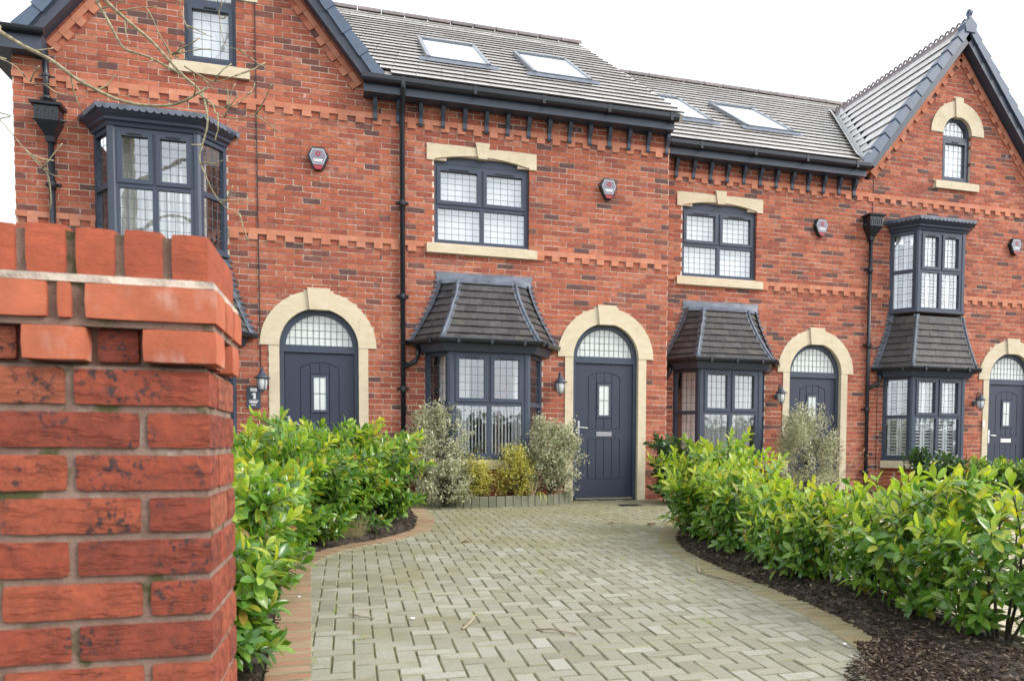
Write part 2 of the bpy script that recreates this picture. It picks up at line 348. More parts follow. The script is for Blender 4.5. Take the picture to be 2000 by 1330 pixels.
def free_intervals(x0, x1, cuts):
    segs = [(x0, x1)]
    for a, b in cuts:
        new = []
        for s, e in segs:
            if b <= s or a >= e: new.append((s, e)); continue
            if a > s: new.append((s, a))
            if b < e: new.append((b, e))
        segs = new
    return [(s, e) for s, e in segs if e-s > 0.004]
# ------------------------------------------------------------------ window pieces
def face_T(p0, p1, y_in=0.0):
    """local x along p0->p1, local y inwards (right-handed: inward = left of travel), z up"""
    d = Vector((p1[0]-p0[0], p1[1]-p0[1], 0)); L = d.length; d.normalize(); n = Vector((-d.y, d.x, 0))
    return Matrix(((d.x, n.x, 0, p0[0]), (d.y, n.y, 0, p0[1]), (0, 0, 1, 0), (0, 0, 0, 1))), L
def lead_grid(bm, x0, x1, z0, z1, y, T, nx, nzz, edge=True):
    w = 0.0026
    for i in range(1, nx):
        x = x0+(x1-x0)*i/nx; box(bm, x-w, x+w, y, y+0.003, z0, z1, T)
    for j in range(1, nzz):
        z = z0+(z1-z0)*j/nzz; box(bm, x0, x1, y+0.0035, y+0.0065, z-w, z+w, T)
def glazed_face(fr, panes, leads, vents, T, L, z0, z1, zt, cols, side=False):
    """frame bars, panes and leading of one rectangular face with a transom at zt; opening lights above"""
    f = 0.055
    box(fr, 0, f, 0, 0.06, z0, z1, T); box(fr, L-f, L, 0, 0.06, z0, z1, T)
    box(fr, f, L-f, 0.001, 0.06, z0, z0+f, T); box(fr, f, L-f, 0.001, 0.06, z1-f, z1, T)
    box(fr, f, L-f, 0.002, 0.06, zt-0.03, zt+0.03, T)
    cw = (L-2*f)/cols
    for i in range(cols):
        a = f+cw*i; b = a+cw
        if i: box(fr, a-0.03, a+0.03, 0.003, 0.06, z0+f, z1-f, T)
        a2 = a+(0.03 if i else 0); b2 = b-(0.03 if i < cols-1 else 0)
        # lower fixed pane
        panes.append((T, a2, b2, z0+f, zt-0.03)); lead_grid(leads, a2, b2, z0+f, zt-0.03, 0.027, T, max(3, round((b2-a2)/0.095)), 5)
        # upper opening light with its own sash
        s = 0.05 if not side else 0.02
        za, zb = zt+0.022, z1-f+0.008
        if not side:
            x_a, x_b = a2-0.012, b2+0.012
            box(fr, x_a, x_a+s, -0.014, 0.05, za, zb, T); box(fr, x_b-s, x_b, -0.014, 0.05, za, zb, T)
            box(fr, x_a+s, x_b-s, -0.0135, 0.05, za, za+s, T); box(fr, x_a+s, x_b-s, -0.0135, 0.05, zb-s, zb, T)
            pa = (x_a+s, x_b-s, za+s, zb-s)
            xm = (pa[0]+pa[1])/2; vw = (pa[1]-pa[0])*0.27
            box(vents, xm-vw, xm+vw, -0.026, -0.013, zb-0.032, zb-0.018, T)
        else: pa = (a2, b2, zt+0.03, z1-f)
        panes.append((T, *pa)); lead_grid(leads, *pa, 0.027, T, max(3, round((pa[1]-pa[0])/0.095)), 5)
def add_panes(panes, win, mat='glass'):
    for T, a, b, z0, z1 in panes:
        bm = nb(); box(bm, a-0.004, b+0.004, 0.034, 0.040, z0-0.004, z1+0.004, T); obj('glass_pane', bm, mat, win)
def flat_window(house, xa, xb, z0, z1, y, rise=0.09):
    """two-by-two casement with a segmental head panel"""
    fr, ld, vt = nb(), nb(), nb(); panes = []
    T, L = face_T((xa, y), (xb, y))
    glazed_face(fr, panes, ld, vt, T, L, z0, z1, z0+0.52, 2)
    n = 14; w = xb-xa
    pts = [(0, z1), (w, z1)] + [(w-w*i/n, z1+0.02+rise*(1-((i/n-0.5)*2)**2)) for i in range(n+1)]
    prism(fr, pts, -0.004, 0.06, T)
    box(fr, -0.004, w+0.004, -0.03, 0.05, z0-0.012, z0+0.028, T)
    win = obj('window', fr, 'frame', house)
    add_panes(panes, win); obj('lead_grid', ld, 'came', win); obj('trickle_vent', vt, 'black', win)
    return win
def lintel(house, xc, z0, y):
    """stone head with a keystone"""
    n = 12; hw, w = 0.77, 0.665
    pts = [(xc-hw, z0), (xc-w, z0)] + [(xc-w+2*w*i/n, z0+0.02+0.085*(1-((i/n-0.5)*2)**2)) for i in range(n+1)] + [(xc+w, z0), (xc+hw, z0), (xc+hw, z0+0.215), (xc-hw, z0+0.215)]
    bm = nb(); prism(bm, pts, y-0.018, y+0.095); o = obj('stone_lintel', bm, 'stone', house)
    bm = nb(); prism(bm, [(xc-0.062, z0+0.075), (xc+0.062, z0+0.075), (xc+0.098, z0+0.285), (xc-0.098, z0+0.285)], y-0.04, y+0.06); obj('keystone', bm, 'stone', o)
    return o
def stone_sill(house, xa, xb, z0, z1, y):
    bm = nb(); pts = [(y-0.055, z0), (y+0.09, z0), (y+0.09, z1+0.012), (y-0.02, z1), (y-0.055, z1-0.012)]
    a = [bm.verts.new((xa, p, z)) for p, z in pts]; b = [bm.verts.new((xb, p, z)) for p, z in pts]
    bm.faces.new(a[::-1]); bm.faces.new(b)
    for i in range(5): bm.faces.new((a[i], a[(i+1) % 5], b[(i+1) % 5], b[i]))
    return obj('stone_sill', bm, 'stone', house)
def arch_ring(bm, xc, zc, r0, r1, y0, y1, n=20, drop=0.0):
    pts = arcpts(xc, zc, r1, 0, math.pi, n) + arcpts(xc, zc, r0, math.pi, 0, n)
    inner = pts[n+1:][::-1]; outer = pts[:n+1]
    for i in range(n):
        q = [outer[i], outer[i+1], inner[i+1], inner[i]]
        a = [bm.verts.new((x, y0, z)) for x, z in q]; b = [bm.verts.new((x, y1, z)) for x, z in q]
        bm.faces.new(a); bm.faces.new(b[::-1]); bm.faces.new((a[0], b[0], b[1], a[1])); bm.faces.new((a[2], b[2], b[3], a[3]))
        if i == 0: bm.faces.new((a[3], b[3], b[0], a[0]))
        if i == n-1: bm.faces.new((a[1], b[1], b[2], a[2]))
def fan_pane(bm, xc, zc, r, z0, y0, y1, n=20):
    pts = [(x, max(z, z0)) for x, z in arcpts(xc, zc, r, 0, math.pi, n)]
    prism(bm, pts, y0, y1)
def fan_leads(bm, xc, zc, r, y, step=0.075):
    w = 0.003; k = int(r/step)
    for i in range(-k, k+1):
        x = (i+0.5)*step if False else i*step
        if abs(x) < r: h = math.sqrt(r*r-x*x); box(bm, xc+x-w, xc+x+w, y, y+0.003, zc, zc+h)
    z = step*1.35
    while z < r: h = math.sqrt(r*r-z*z); box(bm, xc-h, xc+h, y+0.0035, y+0.006, zc+z-w, zc+z+w); z += step*1.35
def entrance(house, xc, y, zo, hrev=1):
    """arched stone surround, frame with fanlight, and the boarded door"""
    zs = 2.1+zo; R = 0.505
    bm = nb()
    arch_ring(bm, xc, zs, R, 0.74, y-0.02, y+0.11, 26)
    sur = obj('stone_surround', bm, 'stone', house)
    for s in (-1, 1):
        b2 = nb(); a, b = sorted((xc+s*R, xc+s*0.63)); box(b2, a, b, y-0.014, y+0.11, zo-0.01, zs-0.003); obj('stone_jamb', b2, 'stone', sur)
    bm = nb(); prism(bm, [(xc-0.115, zs+R-0.02), (xc+0.115, zs+R-0.02), (xc+0.145, zs+0.77), (xc-0.145, zs+0.77)], y-0.05, y+0.08); obj('keystone', bm, 'stone', sur)
    yf = y+0.07
    fr = nb(); R1 = 0.503
    arch_ring(fr, xc, zs, R1-0.075, R1, yf, yf+0.06, 26)
    box(fr, xc-R1, xc+R1, yf-0.004, yf+0.06, zs-0.075, zs+0.022)
    box(fr, xc-R1, xc-R1+0.055, yf, yf+0.06, zo, zs-0.075); box(fr, xc+R1-0.055, xc+R1, yf, yf+0.06, zo, zs-0.075)
    frame = obj('door_frame', fr, 'frame', house)
    bm = nb(); fan_pane(bm, xc, zs, R1-0.06, zs+0.005, yf+0.03, yf+0.036); obj('fanlight_pane', bm, 'frost', frame)
    bm = nb(); fan_leads(bm, xc, zs+0.02, R1-0.078, yf+0.022); obj('lead_grid', bm, 'came', frame)
    bm = nb(); box(bm, xc-R1+0.056, xc+R1-0.056, yf-0.03, yf+0.06, zo+0.002, zo+0.03); obj('threshold', bm, 'chrome', frame)
    # leaf
    yl = yf+0.022; g = 0.0065; d = 0.014
    bm = nb(); W = 0.443; z0, z1 = zo+0.035, zo+2.015
    box(bm, xc-W, xc+W, yl+d, yl+0.05, z0, z1)
    pw = 0.245
    box(bm, xc-W, xc-pw-g, yl, yl+d+0.002, z0, z1); box(bm, xc+pw+g, xc+W, yl, yl+d+0.002, z0, z1)
    box(bm, xc-pw-g, xc+pw+g, yl, yl+d+0.002, z0, zo+0.31-g); box(bm, xc-pw-g, xc+pw+g, yl, yl+d+0.002, zo+0.90+g, zo+1.06-g)
    n = 12; zt = zo+1.82; rise = 0.075
    arc = [(xc-pw-g+2*(pw+g)*i/n, zt+g+rise*(1-((i/n-0.5)*2)**2)) for i in range(n+1)]
    prism(bm, arc + [(xc+pw+g, z1), (xc-pw-g, z1)], yl, yl+d+0.002)
    box(bm, xc-W-0.002, xc+W+0.002, yl-0.012, yl+0.01, z0+0.002, z0+0.05)
    leaf = obj('door', bm, 'door', house)
    p = 2*pw/4
    for i in range(4):
        a = xc-pw+p*i+g*0.6; b = xc-pw+p*(i+1)-g*0.6
        bm = nb(); box(bm, a, b, yl+0.0005, yl+d+0.002, zo+0.31, zo+0.90); obj('plank', bm, 'door', leaf)
        h = lambda x: zt+rise*(1-((x-xc)/(pw))**2)
        bm = nb()
        if i in (0, 3): prism(bm, [(a, zo+1.06), (b, zo+1.06), (b, h(b)), (a, h(a))], yl+0.0005, yl+d+0.002)
        else:
            box(bm, a, b, yl+0.0005, yl+d+0.002, zo+1.06, zo+1.215)
            prism(bm, [(a, zo+1.745), (b, zo+1.745), (b, h(b)), (a, h(a))], yl+0.0005, yl+d+0.002)
        obj('plank', bm, 'door', leaf)
    bm = nb(); gx, ga, gb = 0.112, zo+1.225, zo+1.735
    for a, b, c, e in ((-gx, -gx+0.035, ga, gb), (gx-0.035, gx, ga, gb), (-gx+0.035, gx-0.035, ga, ga+0.035), (-gx+0.035, gx-0.035, gb-0.035, gb)): box(bm, xc+a, xc+b, yl-0.012, yl+d+0.003, c, e)
    obj('glazing_bead', bm, 'frame', leaf)
    bm = nb(); box(bm, xc-gx+0.03, xc+gx-0.03, yl-0.001, yl+d+0.001, ga+0.03, gb-0.03); obj('glass_pane', bm, 'frost', leaf)
    bm = nb(); box(bm, xc-0.004, xc+0.004, yl-0.006, yl-0.003, ga+0.035, gb-0.035); zc = (ga+gb)/2; box(bm, xc-gx+0.035, xc+gx-0.035, yl-0.0055, yl-0.0025, zc-0.004, zc+0.004); obj('lead_grid', bm, 'came', leaf)
    bm = nb(); hx = xc-0.395
    box(bm, hx-0.016, hx+0.016, yl-0.012, yl-0.001, zo+0.93, zo+1.17)
    tube(bm, [(hx, yl-0.012, zo+1.07), (hx, yl-0.05, zo+1.07), (hx+0.03, yl-0.055, zo+1.07), (hx+0.13, yl-0.052, zo+1.063)], 0.009, 8)
    lathe(bm, [(0.011, 0), (0.011, 0.01)], (hx, 0, 0), 10, Matrix.Translation((0, yl-0.012, zo+0.985)) @ Matrix.Translation((hx, 0, 0)) @ Matrix.Rotation(math.pi/2, 4, 'X') @ Matrix.Translation((-hx, 0, 0)))
    obj('door_handle', bm, 'chrome', leaf)
    bm = nb(); box(bm, xc-0.12, xc+0.12, yl-0.008, yl-0.001, zo+0.945, zo+1.012); box(bm, xc-0.105, xc+0.105, yl-0.018, yl-0.0085, zo+0.958, zo+1.0); obj('letterbox', bm, 'chrome', leaf)
def bay_plan(xc, w0, w1, y, d): return [(xc-w0, y), (xc-w1, y-d), (xc+w1, y-d), (xc+w0, y)]
def bay_window(house, xc, w0, w1, y, d, z0, z1, zt):
    plan = bay_plan(xc, w0, w1, y, d); fr, ld, vt = nb(), nb(), nb(); panes = []
    for i in range(3):
        T, L = face_T(plan[i], plan[i+1])
        ins = 0.035
        T2 = T @ Matrix.Translation((ins if i != 0 else 0.0, 0, 0)); L2 = L-(ins if i != 0 else 0)-(ins if i != 2 else 0)
        glazed_face(fr, panes, ld, vt, T2, L2, z0, z1, zt, 2 if i == 1 else 1, i != 1)
    for px, py in plan[1:3]:                       # corner posts
        s = 1 if px > xc else -1
        lathe(fr, [(0.062, z0-0.002), (0.062, z1+0.002)], (px-s*0.02, py+0.045, 0), 10)
    sweep(fr, plan, rectprof(-0.05, 0.03, z0-0.03, z0+0.012))
    win = obj('bay_window', fr, 'frame', house)
    add_panes(panes, win); obj('lead_grid', ld, 'came', win); obj('trickle_vent', vt, 'black', win)
    # floor / lid so that the bay is closed
    bm = nb(); a = [bm.verts.new((px, py+0.005, z0-0.031)) for px, py in plan]; bm.faces.new(a)
    a = [bm.verts.new((px, py+0.005, z1+0.003)) for px, py in plan]; bm.faces.new(a); obj('bay_soffit', bm, 'room', win)
    return win
def bay_roof(house, xc, y, zo, upper=False):
    """bell-cast plain tile roof with lead hips, side flashings, gutter and fascia"""
    ze, zt = 2.22+zo, 3.06+zo
    rows = 8
    def prof(t):                                    # t 0 eave .. 1 top -> wall half width, front half width, projection
        c = (1-t)**1.35
        if upper: return 0.74+0.30*c, 0.485+0.19*c, 0.42+0.16*c
        return 0.64+0.39*c, 0.40+0.27*c, 0.20+0.38*c
    if upper: zt = 3.14+zo
    deck = nb(); P = []
    for k in range(rows+1):
        t = k/rows; w0, w1, d = prof(t); z = ze+(zt-ze)*t-0.02
        P.append([Vector((xc-w0, y+0.02, z)), Vector((xc-w1, y-d+0.015, z)), Vector((xc+w1, y-d+0.015, z)), Vector((xc+w0, y+0.02, z))])
    V = [[deck.verts.new(p) for p in r] for r in P]
    for k in range(rows):
        for i in range(3): deck.faces.new((V[k][i], V[k][i+1], V[k+1][i+1], V[k+1][i]))
    deck.faces.new(V[0][::-1])
    roof = obj('bay_roof', deck, 'black', house)
    # tiles: each a small thick quad
    for k in range(rows):
        A = P[k]; B = P[k+1]
        for i in range(3):
            L = (A[i+1]-A[i]).length; pitch = 0.168; nrm = (A[i+1]-A[i]).cross(B[i]-A[i]).normalized()
            off = (0.5 if k % 2 else 0.0)*pitch
            cuts = [0.0]; s = off if off > 0 else pitch
            mid = (L/2) % pitch; s = (mid+off) % pitch
            while s < L-0.02:
                if s > 0.02: cuts.append(s)
                s += pitch
            cuts.append(L)
            dn = (A[i]-B[i]).normalized()*0.014
            for a, b in zip(cuts[:-1], cuts[1:]):
                u0, u1 = a/L, b/L; e = 0.003/L
                e = 0.0011/L; lo0 = A[i].lerp(A[i+1], u0+e); lo1 = A[i].lerp(A[i+1], u1-e); hi0 = B[i].lerp(B[i+1], u0+e); hi1 = B[i].lerp(B[i+1], u1-e)
                j = rnd.uniform(-0.003, 0.003)
                bm = nb(); o1, o2 = nrm*(0.036+j), nrm*0.012
                hexa(bm, [lo0+dn+nrm*0.012, lo1+dn+nrm*0.012, hi1, hi0, lo0+dn+o1, lo1+dn+o1, hi1+o2, hi0+o2])
                obj('roof_tile', bm, 'baytile', roof)
    # lead hip rolls
    for i in (1, 2):
        bm = nb(); pts = [P[k][i]+Vector((0, -0.022, 0.018)) for k in range(rows+1)]
        tube(bm, pts, 0.024, 6); pts2 = pts
        for s in (-1, 1):
            for k in range(rows):
                a, b = P[k][i], P[k+1][i]; q = P[k][i+s] if 0 <= i+s <= 3 else a
                dr = (q-a).normalized()*0.055; n = Vector((0, -0.018, 0.022))
                v = [bm.verts.new(p) for p in (a+n, a+dr+n*1.25, b+dr+n*1.25, b+n)]; bm.faces.new(v)
        obj('lead_hip', bm, 'lead', roof, True)
    # stepped side flashings on the wall
    for s in (-1, 1):
        bm = nb(); z = ze
        def xr(zz):
            t = min(1, max(0, (zz-ze)/(zt-ze))); return prof(t)[0]
        zz = math.floor((ze-zo)/COURSE)*COURSE+zo+COURSE-0.012
        while zz < zt+0.02:
            xa = xr(zz); xb = xr(zz+COURSE)
            pts = [(xc+s*(xa-0.05), zz), (xc+s*(xa+0.07), zz), (xc+s*(xb+0.012), zz+COURSE-0.006), (xc+s*(xb-0.05), zz+COURSE)]
            if s > 0: pts = pts[::-1]
            prism(bm, pts, y-0.016, y-0.001); zz += COURSE
        # soaker strip lying on the tiles
        for k in range(rows):
            a, b = P[k][0 if s < 0 else 3], P[k+1][0 if s < 0 else 3]; o = Vector((0, -0.018, 0.03)); w = Vector((-s*0.035, -0.085, 0.012))
            v = [bm.verts.new(p) for p in (a+o+Vector((s*0.012, 0, 0)), b+o+Vector((s*0.012, 0, 0)), b+w+o, a+w+o)]; bm.faces.new(v)
        obj('step_flashing', bm, 'lead', roof)
    if not upper:                                   # lead apron up the wall
        w0, w1, d = prof(1.0); bm = nb()
        lo = [(xc-w0-0.02, y-0.012, zt-0.03), (xc-w1-0.025, y-d-0.03, zt-0.035), (xc+w1+0.025, y-d-0.03, zt-0.035), (xc+w0+0.02, y-0.012, zt-0.03)]
        mi = [(xc-w0-0.03, y-0.014, zt+0.06), (xc-w1+0.03, y-0.07, zt+0.035), (xc+w1-0.03, y-0.07, zt+0.035), (xc+w0+0.03, y-0.014, zt+0.06)]
        hi = [(xc-w0-0.05, y-0.008, zt+0.145), (xc-w1, y-0.014, zt+0.14), (xc+w1, y-0.014, zt+0.14), (xc+w0+0.05, y-0.008, zt+0.145)]
        R = [[bm.verts.new(p) for p in r] for r in (lo, mi, hi)]
        for k in range(2):
            for i in range(3): bm.faces.new((R[k][i], R[k][i+1], R[k+1][i+1], R[k+1][i]))
        bmesh.ops.subdivide_edges(bm, edges=bm.edges[:], cuts=2, use_grid_fill=True, smooth=0.3)
        obj('lead_apron', bm, 'lead', roof, True)
    w0, w1, d = prof(0)
    plan = bay_plan(xc, w0, w1, y, d)
    bm = nb(); sweep(bm, plan, halfround(-0.012, ze-0.005, 0.048)); 
    g = obj('bay_gutter', bm, 'black', house)
    bm = nb(); 
    for i in range(3):
        a, b = Vector((*plan[i], 0)), Vector((*plan[i+1], 0)); n = 1 if i != 1 else 3
        for k in range(n):
            p = a.lerp(b, (k+0.5)/n if i == 1 else 0.82 if i == 0 else 0.18); dd = (b-a).normalized(); no = Vector((dd.y, -dd.x, 0))
            T, _ = face_T(p, p+dd); box(bm, -0.018, 0.018, -0.092, 0.0, ze-0.062, ze+0.012, T)
    obj('gutter_clip', bm, 'black', g)
    ins = 0.10
    bm = nb(); sweep(bm, bay_plan(xc, w0-0.1, w1-0.055, y, d-0.09), [(-0.06, ze-0.155), (0.0, ze-0.155), (0.055, ze-0.055), (0.055, ze-0.01), (-0.06, ze-0.01)]); obj('bay_fascia', bm, 'fascia', house)
    return roof
def bay_cornice(house, xc, y, zo, w0, w1, d, z0):
    plan = bay_plan(xc, w0, w1, y, d)
    bm = nb(); sweep(bm, plan, [(-0.05, z0), (0.02, z0), (0.035, z0+0.04), (0.07, z0+0.055), (0.075, z0+0.085), (0.12, z0+0.115), (0.155, z0+0.15), (0.155, z0+0.175), (-0.05, z0+0.175)])
    c = obj('bay_cornice', bm, 'frame', house)
    top = bay_plan(xc, w0+0.16, w1+0.10, y-0.0, d+0.165)
    bm = nb(); a = [bm.verts.new((px, py, z0+0.20)) for px, py in top]; b = [bm.verts.new((xc-w1*0.9, y-0.004, z0+0.26)), bm.verts.new((xc+w1*0.9, y-0.004, z0+0.26))]
    bm.faces.new((a[0], a[1], b[0])); bm.faces.new((a[1], a[2], b[1], b[0])); bm.faces.new((a[2], a[3], b[1]))
    sweep(bm, top, rectprof(-0.02, 0.006, z0+0.165, z0+0.205))
    for i in range(3):                              # scalloped drip edge
        A, B = Vector((*top[i], 0)), Vector((*top[i+1], 0)); T, L = face_T(A, B); n = max(2, int(L/0.075))
        for k in range(n):
            x = L*(k+0.5)/n; r = L/n/2*0.94
            pts = [(x-r, z0+0.166)] + [(x+r*math.cos(math.pi+math.pi*q/6), z0+0.166+r*0.8*math.sin(math.pi+math.pi*q/6)) for q in range(1, 6)] + [(x+r, z0+0.166)]
            prism(bm, pts, -0.008, -0.002, T)
    obj('lead_roof', bm, 'lead', c)
# ------------------------------------------------------------------ curtains and shutters (things inside)
def curtain(x0, x1, z0, z1, y, label, mat='curtain', cat='curtain', amp=0.02, waves=9, group=None):
    bm = nb(); n = waves*6; A = []; B = []
    for i in range(n+1):
        x = x0+(x1-x0)*i/n; yy = y+amp*math.sin(i/6*2*math.pi)+amp*0.4*math.sin(i*1.7)
        A.append(bm.verts.new((x, yy, z0))); B.append(bm.verts.new((x+0.004*math.sin(i), yy, z1)))
    for i in range(n): bm.faces.new((A[i], A[i+1], B[i+1], B[i]))
    return tag(obj('curtain', bm, mat, None, True), label, cat, group)
def blind(x0, x1, z0, z1, y, label):
    bm = nb(); box(bm, x0, x1, y, y+0.004, z0, z1); box(bm, x0, x1, y-0.02, y+0.03, z1+0.001, z1+0.05)
    return tag(obj('added_blind', bm, 'blind'), label, 'blind')  # blind added behind the upper panes to brighten them like reflected sky
def shutters(plan, z0, z1, zt, label):
    t = thing('louvre_shutters', ((plan[0][0]+plan[3][0])/2, plan[0][1], z0), label, 'shutters')
    bm = nb(); slat = nb()
    for i in range(3):
        T, L = face_T(plan[i], plan[i+1]); n = 4 if i == 1 else 2; w = L/n
        for k in range(n):
            a = w*k+0.006; b = w*(k+1)-0.006
            for za, zb in ((z0, zt), (zt+0.004, z1)):
                box(bm, a, a+0.045, 0, 0.028, za, zb, T); box(bm, b-0.045, b, 0, 0.028, za, zb, T)
                box(bm, a+0.045, b-0.045, 0.001, 0.028, za, za+0.07, T); box(bm, a+0.045, b-0.045, 0.001, 0.028, zb-0.07, zb, T)
                z = za+0.10
                while z < zb-0.075:
                    T2 = T @ Matrix.Translation(((a+b)/2, 0.014, z)) @ Matrix.Rotation(math.radians(28), 4, 'X')
                    box(slat, -(b-a)/2+0.045, (b-a)/2-0.045, -0.03, 0.03, -0.004, 0.004, T2); z += 0.056
    obj('shutter_frame', bm, 'shutter', t)
    o = obj('louvre_slats', slat, 'shutter', t); o['kind'] = 'stuff'
# ------------------------------------------------------------------ shared roof tile mesh
def make_tile():
    bm = nb(); w, l, h = 0.327, 0.40, 0.021
    box(bm, 0.002, w, 0, l, 0, h)
    for v in bm.verts:
        if v.co.y > 0.2 and v.co.z > 0.01: v.co.z = 0.010
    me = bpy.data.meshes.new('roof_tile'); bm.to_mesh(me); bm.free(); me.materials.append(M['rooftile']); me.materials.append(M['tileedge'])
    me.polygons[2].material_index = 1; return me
TILE = make_tile()
GAUGE = 0.318
def tile_roof(roof, O, ux, uy, W, nrows, width_at=None, nobj=300):
    """tiles on a plane: origin O at the eave, ux along the eave, uy up the slope"""
    un = ux.cross(uy).normalized(); k = 0; rest = nb(); nr = 0
    for r in range(nrows):
        xa, xb = (0, W) if width_at is None else width_at(r*GAUGE)
        x = xa - (0.165 if r % 2 else 0.0)
        while x < xb-0.02:
            a = max(x, xa); b = min(x+0.33, xb)
            if b-a > 0.03:
                p = O+ux*a+uy*(r*GAUGE-0.03)+un*(0.012+rnd.uniform(0, 0.0025))
                tilt = 0.0
                Rm = Matrix(((ux.x, uy.x, un.x, p.x), (ux.y, uy.y, un.y, p.y), (ux.z, uy.z, un.z, p.z), (0, 0, 0, 1)))
                Rm = Rm @ Matrix.Rotation(rnd.uniform(-0.004, 0.004), 4, 'Z') @ Matrix.Rotation(-0.038, 4, 'X').inverted() if False else Rm @ Matrix.Rotation(-0.032, 4, 'X') @ Matrix.Translation((0, 0, 0.011))
                if k < nobj: inst('roof_tile', TILE, Rm @ Matrix.Diagonal(((b-a)/0.33, 1, 1, 1)), roof)
                else: box(rest, 0.002, (b-a)*0.99, 0, 0.40, 0, 0.021, Rm); nr += 1
                k += 1
            x += 0.33
    if nr:
        rest.faces.ensure_lookup_table()
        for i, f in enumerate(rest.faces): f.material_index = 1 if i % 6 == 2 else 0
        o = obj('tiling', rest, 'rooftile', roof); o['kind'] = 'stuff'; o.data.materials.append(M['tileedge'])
    else: rest.free()
def skylight(roof_parent, O, ux, uy, u0, u1, v0, v1):
    un = ux.cross(uy).normalized()
    T = Matrix(((ux.x, uy.x, un.x, O.x), (ux.y, uy.y, un.y, O.y), (ux.z, uy.z, un.z, O.z), (0, 0, 0, 1)))
    bm = nb(); h0, h1, f = 0.0, 0.10, 0.06
    box(bm, u0, u0+f, v0, v1, h0, h1, T); box(bm, u1-f, u1, v0, v1, h0, h1, T)
    box(bm, u0+f, u1-f, v0, v0+f, h0, h1-0.01, T); box(bm, u0+f, u1-f, v1-f*1.5, v1, h0, h1+0.012, T)
    sk = obj('skylight', bm, 'skyframe', roof_parent)
    bm = nb(); box(bm, u0+f-0.01, u1-f+0.01, v0+f-0.01, v1-f, 0.082, 0.09, T); obj('glass_pane', bm, 'glass', sk)
    bm = nb(); box(bm, u0+f, u1-f, v0+f, v1-f, 0.062, 0.066, T); obj('added_blind', bm, 'blind', sk)  # added white sheet close under the glass, stands in for reflected sky
    bm = nb(); a = [(u0-0.12, v0-0.17, 0.052), (u1+0.12, v0-0.17, 0.052), (u1+0.10, v0-0.005, 0.075), (u0-0.10, v0-0.005, 0.075)]
    bm.faces.new([bm.verts.new(T @ Vector(p)) for p in a]); obj('apron_flashing', bm, 'lead', sk)
# ------------------------------------------------------------------ a house
EAVE_Z = 5.65; PITCH = math.atan(0.615)
def wall_and_bricks(house, x0, x1, y, zo, zbase, ztop, openings, gable=None, score=None, nobj=300):
    """openings: function z -> list of (xa,xb) with no brick ; mortar is recessed"""
    specs = []; mort = nb(); bands = []; dents = []
    r0 = int(round((zbase-zo)/COURSE)); r1 = int(math.floor((ztop-zo)/COURSE))
    for r in range(r0, r1):
        z = zo+r*COURSE; zc = z+COURSE/2
        a, b = x0, x1
        if gable:
            gx, gz, sl = gable
            if z > zo+5.45:
                hw = (gz-z-COURSE*0.5)/sl
                if hw < 0.05: break
                a, b = max(x0, gx-hw), min(x1, gx+hw)
        cuts_b, cuts_m = openings(zc)
        for s, e in free_intervals(a, b, cuts_m): box(mort, s, e, y+0.0065, y+0.10, z, z+COURSE)
        band = None
        for bz in (3.45, 5.10):
            if abs(z-zo-bz) < 0.01: band = 'dent'
            if abs(z-zo-bz-COURSE) < 0.01: band = 'plain'
        off = 0.0 if r % 2 else 0.1125
        for s, e in free_intervals(a, b, cuts_b):
            k = math.floor((s-off)/0.225); x = off+k*0.225
            while x < e:
                xa, xb = max(x, s), min(x+0.225-J, e)
                if xb-xa > 0.025:
                    if band == 'plain': bands.append((xa, y-0.022, z, xb-xa+J*0.75, 0.12, COURSE-0.003))
                    elif band == 'dent':
                        pass
                    else: specs.append((xa, y+rnd.uniform(-0.002, 0.002), z+J/2, xb-xa, 0.10, COURSE-J-0.001))
                x += 0.225
            if band == 'dent':
                k = math.floor((s)/0.225)-1; x = k*0.225
                while x < e:
                    xa, xb = max(x, s), min(x+0.112, e)
                    if xb-xa > 0.03: dents.append((xa, y-0.022, z+0.002, xb-xa, 0.12, COURSE-0.002))
                    xa, xb = max(x+0.122, s), min(x+0.215, e)
                    if xb-xa > 0.03: specs.append((xa, y, z+J/2, xb-xa, 0.10, COURSE-J))
                    x += 0.225
    obj('wall', mort, 'mortar', house)
    key = score or (lambda s: (Vector(s[:3])-CAM).length)
    emit_bricks(specs, house, BRICK, 'brick', nobj, key)
    emit_bricks(bands, house, BAND, 'band_brick', 300, key)
    emit_bricks(dents, house, BAND, 'dentil_brick', 300, key)
def door_cuts(xc, zo, zc):
    """brick cut and mortar cut around an arched doorway"""
    z = zc-zo; cb, cm = [], []
    if z < 2.1: cb.append((xc-0.63, xc+0.63)); cm.append((xc-0.55, xc+0.55))
    elif z < 2.84:
        h = math.sqrt(max(0, 0.74**2-(z-2.1)**2)); cb.append((xc-h+0.01, xc+h-0.01))
        h = math.sqrt(max(0, 0.6**2-(z-2.1)**2)) if z-2.1 < 0.6 else 0
        if h: cm.append((xc-h, xc+h))
        if z > 2.72: cb.append((xc-0.14, xc+0.14))
    elif z < 2.88: cb.append((xc-0.145, xc+0.145))
    return cb, cm
